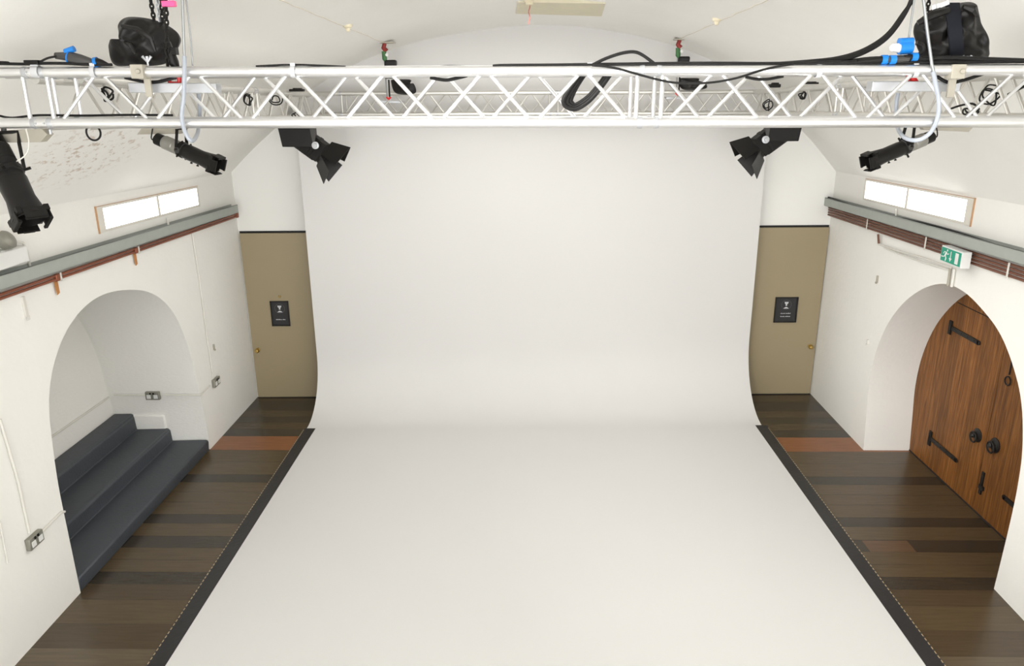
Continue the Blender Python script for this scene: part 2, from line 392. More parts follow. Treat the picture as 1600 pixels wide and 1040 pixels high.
# the backs and the visible thin edges of the shell
nb = []
for c in cols:
    q = []
    for k, p in enumerate(c):
        a = Vector(c[max(k-1, 0)]); b_ = Vector(c[min(k+1, m-1)]); t = (b_-a).normalized(); q.append(Vector(p)+Vector((0, t.z, -t.y))*0.0055)
    nb.append(q)
for c, q in ((cols[0], nb[0]), (cols[-1], nb[-1])):
    cb.raw(list(c)+list(q), [(j, j+1, m+j+1, m+j) for j in range(m-1)])
cb.raw([p for q in nb for p in q], [(i*m+j, i*m+j+1, (i+1)*m+j+1, (i+1)*m+j) for i in range(NX) for j in range(m-1)])
cyc = cb.build('infinity_cove', M['cyc'], smooth=60, origin=(0, 5, 0)); tag(cyc, 'white curved studio backdrop sweeping down from the wall onto the floor', 'backdrop')

# black tape beside the cove, with its stitched outer edge
def tape(xin0, xin1, xo0, xo1, y1, name, label):
    root = thing(name, label, 'tape', ((xin0+xo0)/2, 4, 0), 'black edge tapes')
    b = MB(); b.prism([(xin0, -1, 0.001), (xo0, -1, 0.001), (xo1, y1, 0.001), (xin1, y1, 0.001)], (0, 0, 0.008)); b.build('tape_strip', M['tape'], root, smooth=0)
    s = MB(); y = 2.6; d = 1 if xo0 > xin0 else -1
    while y < y1-0.05:
        t = (y+1)/(y1+1); x = xo0+(xo1-xo0)*t-d*0.006
        s.box((x-0.003, y-0.011, 0.006), (x+0.003, y+0.011, 0.0105)); y += 0.042
    o = s.build('stitching', M['nail'], root, smooth=0); o['kind'] = 'stuff'; o['label'] = 'dashed tan stitching along the outer edge'
pL = on(493, 670, 2, 0); qL = on(259, 1040, 2, 0); oL = on(474, 672, 2, 0); rL = on(229, 1040, 2, 0)
def ext(p, q, y): t = (y-p.y)/(q.y-p.y); return p.x+(q.x-p.x)*t
tape(ext(pL, qL, -1), pL.x, ext(oL, rL, -1), oL.x, pL.y, 'floor_tape', 'black floor tape along the left edge of the white floor')
pR = on(1180, 665, 2, 0); qR = on(1446, 1040, 2, 0); oR = on(1198, 665, 2, 0); rR = on(1477, 1040, 2, 0)
tape(ext(pR, qR, -1), pR.x, ext(oR, rR, -1), oR.x, pR.y, 'floor_tape', 'black floor tape along the right edge of the white floor')

# steps in the niche: one block, three treads
st = MB()
sec = [(XL-0.004, 0.0), (XL+0.006, 0.10), (XL+0.0, 0.118), (XL-0.02, 0.125), (-3.755, 0.115), (-3.762, 0.232), (-3.78, 0.254), (-3.80, 0.258), (-4.105, 0.250), (-4.115, 0.392), (-4.135, 0.416), (-4.16, 0.42), (-4.328, 0.418), (-4.328, 0.0)]
st.prism([(x, 4.772, z) for x, z in sec], (0, 2.388, 0))
so = st.build('steps', M['step'], bevel=0.008, smooth=30); recalc(so); tag(so, 'three dark slate grey painted steps filling the arched niche', 'steps')

lg = MB(); lg.box((-4.17, 7.140, 0.20), (-3.80, 7.19, 0.405)); o = lg.build('trim_4', M['niche'], bevel=0.012); o['kind'] = 'structure'; o['label'] = 'low white painted brick ledge at the side of the steps'; o['category'] = 'trim'
# taupe doors either side of the cove
def wall_door(name, x0, x1, zt, knobx, label):
    y0, y1 = yback(x0), yback(x1)
    g = MB(); g.prism([(x0, y0-0.006, 0), (x1, y1-0.006, 0), (x1, y1-0.03, 0), (x0, y0-0.03, 0)], (0, 0, zt))
    o = struct(name, g, M['door'], label, 'door', smooth=0, bevel=0.002)
    h = MB(); h.prism([(x0, y0-0.002, zt), (x1, y1-0.002, zt), (x1, y1-0.012, zt), (x0, y0-0.012, zt)], (0, 0, 0.022)); h.build('head_gap', M['gap'], o, smooth=0)
    h = MB(); h.prism([(x0, y0-0.002, 0.001), (x1, y1-0.002, 0.001), (x1, y1-0.034, 0.001), (x0, y0-0.034, 0.001)], (0, 0, 0.010)); h.build('threshold_gap', M['gap'], o, smooth=0)
    yk = yback(knobx)-0.03
    k = MB(); k.lathe((knobx, yk, 0.625), (0, -1, 0), [(0, 0.026), (0.006, 0.026), (0.009, 0.011), (0.028, 0.010), (0.034, 0.020), (0.046, 0.026), (0.058, 0.020), (0.062, 0.004)], 16)
    k.build('door_knob', M['brass'], o)['label'] = 'small brass knob'
    return o
wall_door('door_1', -3.366, -2.45, 2.047, -3.30, 'taupe flush door left of the white backdrop')
wall_door('door_2', 2.52, 3.452, 2.068, 3.385, 'taupe flush door right of the white backdrop')

def door_sign(c0, c1, label, lines):
    (xa, ya), (xb, yb_) = c0, c1
    y = yback((xa+xb)/2)-0.031
    d = Vector((XR-XL, YB_R-YB_L, 0)).normalized(); nrm = Vector((d.y, -d.x, 0)); u = Vector((0, 0, 1))
    w = (xb-xa)/2; h = (ya-yb_)/2; c = Vector(((xa+xb)/2, y, (ya+yb_)/2))
    root = thing('door_sign', label, 'sign', (c.x, c.y, yb_), 'framed signs on the taupe doors')
    f = MB(); t = 0.014
    for sx in (-1, 1): f.obox(c+d*(w-t/2)*sx+nrm*0.008, d*t/2, nrm*0.008, u*h)
    for sz in (-1, 1): f.obox(c+u*(h-t/2)*sz+nrm*0.008, d*w, nrm*0.008, u*t/2)
    f.build('sign_frame', M['frameblack'], root, smooth=0)
    p = MB(); p.obox(c+nrm*0.003, d*(w-t), nrm*0.003, u*(h-t)); p.build('sign_panel', M['signblack'], root, smooth=0)
    q = c+nrm*0.0075
    e = MB(); e.tube([q+u*0.062+d*0.058*math.cos(a*PI/16)+u*0.058*math.sin(a*PI/16) for a in range(32)], 0.0012, 6, closed=True); e.build('ring_print', M['signgrey'], root)
    e = MB()
    e.prism([q+u*0.062+d*a+u*b for a, b in [(-0.024, 0.036), (0.024, 0.036), (0.020, 0.018), (0.007, 0.004), (0.010, -0.012), (-0.010, -0.012), (-0.007, 0.004), (-0.020, 0.018)]], nrm*0.0008)
    e.prism([q+u*0.062+d*a+u*b for a, b in [(-0.032, -0.046), (0.032, -0.046), (0.020, -0.034), (0.004, -0.026), (-0.004, -0.026), (-0.020, -0.034)]], nrm*0.0008)
    e.build('emblem_print', M['signwhite'], root, smooth=0)
    for zz, words in lines:
        l = MB(); tot = sum(words)+0.006*(len(words)-1); x = -tot/2
        for wd in words:
            n = max(2, int(wd/0.0075)); rr = random.Random(int(wd*1e4)+int(zz*1e4))
            for k in range(n):
                hh = rr.choice((0.0035, 0.0035, 0.0055)); l.obox(q+d*(x+(k+0.5)*wd/n)+u*(zz+hh-0.0035), d*wd/n*0.36, nrm*0.0008, u*hh)
            x += wd+0.006
        l.build('print_line', M['signwhite'], root, smooth=0)
door_sign((-3.093, 1.237), (-2.874, 0.928), 'black framed sign with one printed line on the left taupe door', [(-0.075, [0.072, 0.035])])
door_sign((2.91, 1.241), (3.18, 0.93), 'black framed sign with two printed lines on the right taupe door', [(-0.045, [0.056, 0.058]), (-0.083, [0.05, 0.062])])
hk = MB(); kk = on(437, 463, 1, yback(-3.0)-0.031)
for s in (-0.010, 0.010): hk.box((kk.x+s-0.004, kk.y-0.012, kk.z-0.012), (kk.x+s+0.004, kk.y, kk.z+0.012))
tag(hk.build('door_hook', M['brass']), 'tiny dark brass hook above the sign on the left taupe door', 'hook')

# ------------------------------------------------------------------ arched plank door on the right
XD = XR+0.475
sp_y = 6.03
far = [p for p in AR if p[0] >= sp_y]; near = [p for p in AR if p[0] <= sp_y]
zsp = [b for (a, b) in AR if abs(a-sp_y) < 0.06][0] if any(abs(a-sp_y) < 0.06 for a, b in AR) else 2.02
d3 = thing('door_3', 'arched double door of brown oak boards with black iron straps', 'door', (XD, 6.05, 0)); d3['kind'] = 'structure'
def leaf(poly):
    b = MB(); b.prism([(XD-0.005, y, z) for y, z in poly], (0.05, 0, 0)); o = b.build('door_leaf', M['oak'], d3, smooth=0); recalc(o); return o
lf = leaf([(sp_y+0.004, 0.006)]+[(sp_y+0.004, zsp)]+[(y, z) for y, z in reversed(far) if z > 0.01]+[(7.215, 0.006)])
lf['label'] = 'wide left leaf of vertical oak boards'
ln_ = leaf([(sp_y-0.004, 0.006), (4.88, 0.006)]+[(y, z) for y, z in reversed(near) if z > 0.01]+[(sp_y-0.004, zsp)])
ln_['label'] = 'right leaf of vertical oak boards'
bk = MB(); bk.box((XD+0.05, 4.8, 0), (XD+0.09, 7.4, 2.2)); bk.build('door_backing', M['gap'], d3, smooth=0)
def strap(par, y0, y1, z, tee):
    b = MB(); s = 1 if y1 > y0 else -1
    b.obox((XD-0.012, (y0+y1)/2, z), (0.005, 0, 0), (0, abs(y1-y0)/2, 0), (0, 0, 0.020))
    b.lathe((XD-0.007, y1, z), (-1, 0, 0), [(0, 0.021), (0.010, 0.021)], 14)
    b.obox((XD-0.014, y0, z), (0.007, 0, 0), (0, 0.022, 0), (0, 0, tee))
    b.tube([(XD-0.02, y0, z-tee*0.9), (XD-0.02, y0, z+tee*0.9)], 0.011, 8)
    for k in range(4): b.lathe((XD-0.017, y0+(y1-y0)*(0.2+0.22*k), z), (-1, 0, 0), [(0, 0.008), (0.004, 0.004)], 8)
    b.build('strap_hinge', M['iron'], par, smooth=40)
strap(lf, 6.84, 6.375, 1.445, 0.065); strap(lf, 6.86, 6.385, 0.303, 0.075)
strap(ln_, 5.25, 5.66, 0.335, 0.06)
def ringpull(par, y, z, r, name='ring_handle'):
    b = MB(); b.lathe((XD-0.006, y, z), (-1, 0, 0), [(0, r), (0.006, r), (0.012, r*0.7), (0.02, r*0.55)], 20)
    b.tube([(XD-0.045, y+0.72*r*math.cos(a*PI/10), z-r*0.25+0.72*r*math.sin(a*PI/10)) for a in range(20)], 0.008, 8, closed=True)
    b.lathe((XD-0.02, y, z), (-1, 0, 0), [(0, 0.016), (0.02, 0.014), (0.034, 0.022), (0.046, 0.014)], 14)
    b.build(name, M['iron'], par)
ringpull(lf, 6.155, 0.665, 0.062); ringpull(ln_, 5.90, 0.69, 0.066)
b = MB(); b.tube([(XD-0.012, 5.895, 1.80), (XD-0.014, 5.895, 1.33)], 0.006, 8)
b.tube([(XD-0.016, 5.895+0.036*math.cos(a*PI/10), 1.275+0.036*math.sin(a*PI/10)) for a in range(20)], 0.006, 8, closed=True); b.build('bolt_pull', M['iron'], ln_)
b = MB(); b.box((XD-0.016, 5.955, 0.19), (XD-0.005, 5.99, 0.40)); b.box((XD-0.022, 5.93, 0.24), (XD-0.005, 5.995, 0.275)); b.build('floor_bolt', M['iron'], ln_, smooth=0)
b = MB(); b.box((XD-0.008, sp_y+0.01, 1.693), (XD-0.004, 6.80, 1.70)); b.build('board_joint', M['gap'], lf, smooth=0)
b = MB(); b.box((XD-0.01, 4.895, 0.0), (XD+0.02, 7.21, 0.012)); b.build('threshold_gap', M['gap'], d3, smooth=0)

# ------------------------------------------------------------------ cable trays and pipes on the side walls
def tray(X, s, ztop, k, y_end, name, label, cabs):
    """U channel open at the top, lip facing the room; s = direction into the wall"""
    root = thing(name, label, 'cable tray', (X, 5, ztop+k*(8.5-5)-0.09), 'galvanised cable trays')
    def bar(b, xa, xb, za, zb):
        b.prism([(xa, y_end, ztop+k*(8.5-y_end)+za), (xb, y_end, ztop+k*(8.5-y_end)+za), (xb, y_end, ztop+k*(8.5-y_end)+zb), (xa, y_end, ztop+k*(8.5-y_end)+zb)], (0, -(y_end-0.2), k*(y_end-0.2)))
    b = MB(); bar(b, X, X+s*0.003, -0.088, 0); bar(b, X, X+s*0.075, -0.09, -0.086); bar(b, X+s*0.072, X+s*0.075, -0.09, 0.004)
    bar(b, X, X+s*0.010, -0.004, 0.0)
    recalc(b.build('tray_channel', M['galv'], root, smooth=0))
    if cabs:
        for i in range(3):
            c = MB(); pts = []
            for q in range(24):
                y = y_end+0.05-(y_end-0.3)*q/23
                pts.append((X+s*(0.02+0.018*i)+0.004*math.sin(q*1.7+i), y, ztop+k*(8.5-y)-0.03+0.014*math.sin(q*0.9+2*i)+0.02*(i == 1)))
            tag(c.tube(spline(pts, 3), 0.010, 8).build('cable', M['rubber']), ['black cable lying nearest the lip of the right tray', 'black cable lying in the middle of the right tray', 'black cable lying nearest the wall in the right tray'][i], 'cable', 'cables in the right tray')
    return root
tray(-3.3, -1, 2.395, 0.026, 8.50, 'cable_tray', 'long grey metal cable tray on the left wall', False)
tray(3.37, 1, 2.412, 0.026, 8.78, 'cable_tray', 'long grey metal cable tray on the right wall', True)
def pipe(X, z, k, y_end, mat, label, grp, y0=0.3, r=0.0105):
    b = MB(); b.tube([(X, y_end, z+k*(8.5-y_end)), (X, y0, z+k*(8.5-y0))], r, 10)
    tag(b.build('pipe', mat), label, 'pipe', grp)
pipe(-3.352, 2.276, 0.023, 8.58, M['copper'], 'upper copper pipe under the left cable tray', 'copper pipes on the left wall')
pipe(-3.352, 2.251, 0.023, 8.58, M['copper'], 'lower copper pipe under the left cable tray', 'copper pipes on the left wall')
for i, nm in enumerate(['topmost brown pipe tucked under the right cable tray', 'second brown pipe down under the right cable tray', 'third brown pipe down under the right cable tray', 'lowest brown pipe under the right cable tray']):
    pipe(3.425, 2.297-0.0265*i, 0.022, 8.76, M['bronze'], nm, 'brown pipes on the right wall')
def clip(X, y, z0, z1, label, grp):
    b = MB(); s = -1 if X > 0 else 1
    b.box((X+s*0.013, y-0.009, z0), (X+s*0.017, y+0.009, z1)); b.box((X-0.03, y-0.008, z0-0.003), (X+s*0.017, y+0.008, z0+0.002)) if s > 0 else b.box((X+s*0.017, y-0.008, z0-0.003), (X+0.03, y+0.008, z0+0.002))
    tag(b.build('pipe_clip', M['offwhite'], smooth=0), label, 'pipe clip', grp)
for px, py, lab in [(1358, 342, 'pale clip over the brown pipes, nearest the right taupe door'), (1448, 383, 'pale clip over the brown pipes just left of the exit sign'), (1577, 428, 'pale clip over the brown pipes right of the exit sign')]:
    y = on(px, py, 0, 3.425).y; zz = 2.297+0.022*(8.5-y); clip(3.425, y, zz-0.095, zz+0.014, lab, 'clips over the brown pipes')
for px, py, ln, lab in [(352, 344, 0, 'pale clip on the copper pipes at the far end of the left wall'), (213, 392, 0.075, 'pale clip with a copper tab on the copper pipes above the arch'), (90, 433, 0.07, 'pale clip with a copper tab on the copper pipes left of the arch')][1:]:
    y = on(px, py, 0, -3.352).y; zz = 2.276+0.023*(8.5-y)
    root = thing('pipe_clip', lab, 'pipe clip', (-3.36, y, zz-0.12), 'clips on the copper pipes')
    b = MB(); b.box((-3.34, y+0.012, zz-0.045), (-3.335, y+0.026, zz+0.016)); b.box((-3.378, y+0.012, zz-0.045), (-3.335, y+0.026, zz-0.041)); b.build('saddle', M['offwhite'], root, smooth=0)
    b = MB(); b.prism([(-3.372, y-0.022, zz-0.04), (-3.372, y+0.018, zz-0.04), (-3.368, y+0.012, zz-0.04-ln-0.02), (-3.368, y-0.018, zz-0.04-ln-0.03)], (0.004, 0, 0)); b.build('copper_tab', M['coppertag'], root, smooth=0)
    b = MB(); b.box((-3.366, y-0.03, zz-0.04), (-3.338, y+0.012, zz+0.012)); b.build('pipe_joint', M['copper'], root, bevel=0.006)
# short stop at the end of the copper pipes
b = MB(); y = 8.55; b.box((-3.375, y, 2.236), (-3.338, y+0.05, 2.292)); tag(b.build('pipe_bracket', M['copper'], bevel=0.004), 'copper bracket where the left pipes end at the corner', 'bracket')

# ------------------------------------------------------------------ lit window boxes over the trays
def lightbox(X, s, ya, yb, za, zb, k, label):
    """ya near end, yb far end; frame stands off the wall"""
    dpt = 0.011; xf = X-s*dpt
    root = thing('light_box', label, 'light panel', (X, (ya+yb)/2, za), 'lit wall panels')
    def q(y, z): return (y, z+k*((ya+yb)/2-y))
    t = 0.03; ym = ya+(yb-ya)*(0.535 if s < 0 else 0.535)
    def slab(b, y0, y1, z0, z1, x0, x1):
        P = [q(y0, z0), q(y1, z0), q(y1, z1), q(y0, z1)]; b.prism([(x0, *p) for p in P], (x1-x0, 0, 0))
    b = MB(); slab(b, ya, yb, za, za+t*0.7, X, xf); slab(b, ya, yb, zb-t*0.6, zb, X, xf); slab(b, ya+0.0005, ya+t*3, za+0.0005, zb-0.0005, X, xf-s*0.0012); slab(b, yb-t, yb-0.0005, za+0.0005, zb-0.0005, X, xf-s*0.0012); slab(b, ym-0.02, ym+0.02, za+0.0005, zb-0.0005, X, xf-s*0.0012)
    recalc(b.build('light_frame', M['timberwhite'], root, smooth=0))
    b = MB(); slab(b, ya-0.006, ya, za-0.004, zb+0.006, X, xf-s*0.002); slab(b, ya-0.006, yb, zb, zb+0.003, X, xf)
    o = b.build('timber_edge', M['timber'], root, smooth=0); o['label'] = 'bare timber edge'; recalc(o)
    for y0, y1 in ((ya+3*t, ym-0.02), (ym+0.02, yb-t)):
        b = MB(); slab(b, y0, y1, za+t*0.7, zb-t*0.6, X, xf+s*0.004); o = b.build('diffuser', M['panel'], root, smooth=0); recalc(o); o['label'] = 'glowing white diffuser'
a1 = on(150, 325, 0, -3.369); a2 = on(309, 290, 0, -3.369); a3 = on(313, 321, 0, -3.369); a4 = on(158, 366, 0, -3.369)
lightbox(XL, -1, (a1.y+a4.y)/2, (a2.y+a3.y)/2, (a3.z+a4.z)/2, (a1.z+a2.z)/2, 0.026, 'long glowing white panel in a timber frame high on the left wall')
a1 = on(1523, 311, 0, 3.450); a2 = on(1352, 279, 0, 3.450); a3 = on(1348, 311, 0, 3.450); a4 = on(1513, 354, 0, 3.450)
lightbox(XR, 1, (a1.y+a4.y)/2, (a2.y+a3.y)/2, (a3.z+a4.z)/2, (a1.z+a2.z)/2, 0.026, 'long glowing white panel in a timber frame high on the right wall')

# ------------------------------------------------------------------ exit sign
root = thing('exit_sign', 'green and white running man exit sign over the arched door', 'sign', (3.36, 5.94, 2.24))
b = MB(); b.box((3.320, 5.789, 2.240), (3.392, 6.095, 2.368)); b.build('sign_box', M['white'], root, bevel=0.003)
b = MB(); b.box((3.316, 5.801, 2.2505), (3.321, 6.083, 2.357)); b.build('green_panel', M['green'], root, smooth=0)
def ex(u, v): return (3.3155, 6.083-0.282*u, 2.2505+0.1065*v)     # u left to right, v up
def ep(b, pts): b.prism([ex(*p) for p in pts], (-0.0012, 0, 0))
def limb(b, pts, r): b.tube([Vector(ex(*p))-Vector((0.0006, 0, 0)) for p in pts], r, 6)
b = MB(); b.lathe(ex(0.315, 0.87), (-1, 0, 0), [(0, 0.0085), (0.0012, 0.0085)], 12)
limb(b, [(0.285, 0.74), (0.23, 0.45)], 0.0075); limb(b, [(0.28, 0.72), (0.17, 0.72), (0.13, 0.56)], 0.0035); limb(b, [(0.28, 0.70), (0.34, 0.58), (0.41, 0.66)], 0.0035)
limb(b, [(0.23, 0.45), (0.29, 0.28), (0.27, 0.08)], 0.0046); limb(b, [(0.23, 0.45), (0.15, 0.33), (0.05, 0.33)], 0.0046); b.build('running_figure', M['white'], root)
b = MB(); ep(b, [(0.49, 0.88), (0.525, 0.88), (0.525, 0.36), (0.49, 0.36)]); ep(b, [(0.435, 0.38), (0.58, 0.38), (0.507, 0.12)]); b.build('arrow', M['white'], root, smooth=0)
b = MB(); ep(b, [(0.74, 0.90), (0.90, 0.90), (0.90, 0.10), (0.74, 0.10)]); b.build('doorway_symbol', M['white'], root, smooth=0)

# ------------------------------------------------------------------ conduits, sockets and other wall fittings
def conduit(pts, r, label, grp='painted conduits', mat='offwhite', name='conduit', cat='conduit'):
    b = MB(); P = [Vector(p) for p in pts]; b.tube(P, r, 8); 
    return tag(b.build(name, M[mat]), label, cat, grp)
XWL = XL+0.010
conduit([on(300, 362, 0, XWL), on(312, 440, 0, XWL), on(324, 530, 0, XWL), on(333, 590, 0, XWL)], 0.007, 'thin white conduit dropping from the copper pipes to the socket by the left door')
def socket(c, u, v, nrm, label):
    c, u, v, nrm = map(Vector, (c, u, v, nrm))
    root = thing('wall_socket', label, 'socket', c, 'steel double sockets')
    b = MB(); b.obox(c+nrm*0.018, u*0.073, v*0.043, nrm*0.018); b.build('back_box', M['socket'], root, bevel=0.006)
    for s in (-1, 1):
        b = MB(); b.obox(c+nrm*0.038+u*0.036*s-v*0.006, u*0.020, v*0.020, nrm*0.002); b.build('outlet', M['white'], root, smooth=0)
        b = MB(); b.obox(c+nrm*0.039+u*0.016*s+v*0.028, u*0.007, v*0.009, nrm*0.003); b.build('switch', M['black'], root, smooth=0)
s1 = on(335, 596, 0, XL); socket(s1, (0, 1, 0), (0, 0, 1), (1, 0, 0), 'steel double socket on the left wall between niche and taupe door')
s3 = on(50, 843, 0, XL); socket(s3, (0, 1, 0), (0, 0, 1), (1, 0, 0), 'steel double socket low on the left wall before the niche')
YN = 7.118
s2 = on(240, 617, 1, YN); socket((s2.x, YN+0.004, s2.z), (1, 0, 0), (0, 0, 1), (0, -1, 0), 'steel double socket inside the arched niche')
XN = XL-0.95+0.010
conduit([on(178, 617, 1, YN-0.012), on(228, 617, 1, YN-0.012)], 0.008, 'white conduit inside the niche left of its socket')
e1 = on(252, 617, 1, YN-0.012); e2 = Vector((XL+0.012, YN-0.012, e1.z)); e3 = on(328, 602, 0, XWL)
conduit([e1, e2, e3], 0.008, 'white conduit linking the niche socket round the corner to the next socket')
n1 = Vector((XN, 7.10, on(175, 617, 0, XN).z)); conduit([n1, (XN, 4.80, n1.z+0.03)], 0.010, 'white conduit along the back of the niche above the steps')
conduit([on(0, 655, 0, XWL), on(28, 750, 0, XWL), on(46, 832, 0, XWL)], 0.009, 'white conduit running down to the low socket on the left wall')
conduit([on(58, 838, 0, XWL), on(92, 804, 0, XWL), on(96, 800, 0, XWL), on(101, 799, 0, XWL)], 0.009, 'white conduit from the low socket to the edge of the niche')
conduit([on(0, 815, 0, XWL), on(12, 879, 0, XWL)], 0.005, 'thin loose white wire at the left edge of the photo')
def wallmark(px, py, X, h, label, lean=0.0, name='wall_hook', mat='plate', w=0.008):
    c = on(px, py, 0, X); b = MB(); s = 1 if X < 0 else -1
    b.obox((c.x+s*0.008, c.y, c.z), (0.008, 0, 0), (0, w, 0), (0, lean, h)); b.obox((c.x+s*0.016, c.y, c.z-h), (0.006, 0, 0), (0, w, 0), (0, 0, w))
    tag(b.build(name, M[mat], smooth=0), label, 'hook', 'small wall hooks')
wallmark(333, 542, XL, 0.03, 'tiny grey hook on the left wall above the socket by the taupe door')
wallmark(37, 480, XL, 0.075, 'white hook bracket on the left wall below the copper pipes', mat='offwhite', w=0.012)
wallmark(1372, 436, XR, 0.035, 'tiny grey hook on the right wall below the white pipe loop')
wallmark(1357, 534, XR, 0.025, 'tiny pale hook on the right wall at mid height beside the arch', mat='offwhite')
# white pipe loop under the brown pipes
P = [(1372, 366), (1372, 381), (1400, 391), (1440, 402), (1486, 418)]
b = MB(); conduit([on(x, y, 0, XR-0.02) for x, y in P], 0.009, 'upper white pipe sloping towards the exit sign', 'white pipes by the exit sign', name='pipe', cat='pipe')
P = [(1382, 387), (1404, 396), (1440, 409), (1485, 422)]
conduit([on(x, y, 0, XR-0.014) for x, y in P], 0.008, 'lower white pipe sloping towards the exit sign', 'white pipes by the exit sign', name='pipe', cat='pipe')
conduit([on(1372, 366, 0, XR-0.03), on(1373, 380, 0, XR-0.03)], 0.010, 'short brown pipe stub below the brown pipes', None, 'bronze', 'pipe', 'pipe')
conduit([on(1485, 418, 0, XR-0.016), on(1481, 446, 0, XR-0.016)], 0.011, 'left white conduit dropping from the exit sign to the arch', 'conduits under the exit sign', 'plate')
conduit([on(1491, 420, 0, XR-0.016), on(1487, 448, 0, XR-0.016)], 0.011, 'right white conduit dropping from the exit sign to the arch', 'conduits under the exit sign')
# emergency lamp above the left tray
e0 = on(-12, 395, 0, -3.30); e1 = on(44, 383, 0, -3.30); e2 = on(44, 412, 0, -3.30)
root = thing('emergency_light', 'white emergency light box with a round lamp above the left tray', 'light', (XL, e1.y-0.15, e2.z-0.03))
b = MB(); b.box((XL+0.002, e1.y-0.42, e2.z+0.01), (XL+0.075, e1.y, e1.z)); b.build('light_body', M['white'], root, bevel=0.008)
b = MB(); c = on(10, 376, 0, -3.31); b.lathe((XL+0.03, c.y, c.z-0.02), (0.5, 0.1, 0.3), [(0, 0.045), (0.03, 0.06), (0.06, 0.062), (0.075, 0.05), (0.085, 0.03)], 20); o = b.build('lamp_head', M['socket'], root); o['label'] = 'round silver lamp head'
b = MB(); b.tube([(XL+0.05, c.y-0.02, c.z-0.06), (XL+0.05, c.y-0.02, e1.z-0.005)], 0.012, 8); b.build('lamp_neck', M['white'], root)
conduit([on(24, 377, 0, XL+0.03), on(36, 379, 0, XL+0.03), on(42, 392, 0, XL+0.02), on(48, 421, 0, XL+0.02)], 0.008, 'short white conduit bending down beside the emergency light')
conduit([on(262, 340, 0, XL+0.02), on(263, 351, 0, XL+0.02)], 0.010, 'short white stub under the left glowing panel')
conduit([on(1400, 326, 0, XR-0.02), on(1400, 339, 0, XR-0.02)], 0.010, 'short white stub under the right glowing panel')

# ------------------------------------------------------------------ ceiling fittings
def ridge(pa, pb, name, label):
    P = [onvault(pa[0]+(pb[0]-pa[0])*i/14, pa[1]+(pb[1]-pa[1])*i/14) for i in range(15)]
    b = MB(); b.tube([p+Vector((0.006*math.sin(i*2.3), 0, 0.001)) for i, p in enumerate(P)], 0.0035, 6)
    o = b.build(name, M['seam'], origin=(0, 0, 0)); o['kind'] = 'structure'; o['label'] = label; o['category'] = 'trim'
ridge((437, 0), (598, 66), 'trim_1', 'plaster seam along the vault, left of centre'); ridge((1200, 0), (1064, 60), 'trim_2', 'plaster seam along the vault, right of centre')
def anchor(px, py, label):
    p = onvault(px, py); b = MB(); b.lathe(p+Vector((0, 0, 0.01)), (0, 0, -1), [(0, 0.035), (0.02, 0.035), (0.03, 0.02), (0.05, 0.014), (0.055, 0.006)], 14)
    tag(b.build('ceiling_anchor', M['rose']), label, 'anchor', 'anchors in the vault')
anchor(543, 40, 'painted ceiling anchor on the left plaster seam'); anchor(1120, 30, 'painted ceiling anchor on the right plaster seam')
p = [onvault(x, y) for x, y in ((809, 2), (806, 20), (940, 24), (946, 4))]
b = MB(); b.prism([q+Vector((0, 0, -0.008)) for q in p], (0, 0, 0.03)); o = b.build('trim_3', M['patch'], smooth=0); recalc(o); o['kind'] = 'structure'; o['label'] = 'beige bare plaster strip on the crown of the vault'; o['category'] = 'trim'
p = onvault(827, -1)
root = thing('pull_cord', 'cream ceiling rose with a red and white pull cord hanging', 'pull cord', (p.x, p.y-0.01, p.z-0.02))
b = MB(); b.lathe(p+Vector((0, -0.01, 0.01)), (0, 0, -1), [(0, 0.04), (0.02, 0.045), (0.034, 0.03), (0.05, 0.032), (0.056, 0.012)], 16); b.build('ceiling_rose', M['rose'], root)
e = on(828, 38, 1, p.y-0.01); b = MB(); zz = [p.z-0.03, e.z]
b.tube([(p.x+0.006*math.sin(i*1.3), p.y-0.01, zz[0]+(zz[1]-zz[0])*i/9) for i in range(10)], 0.005, 6); b.build('cord', M['string'], root)

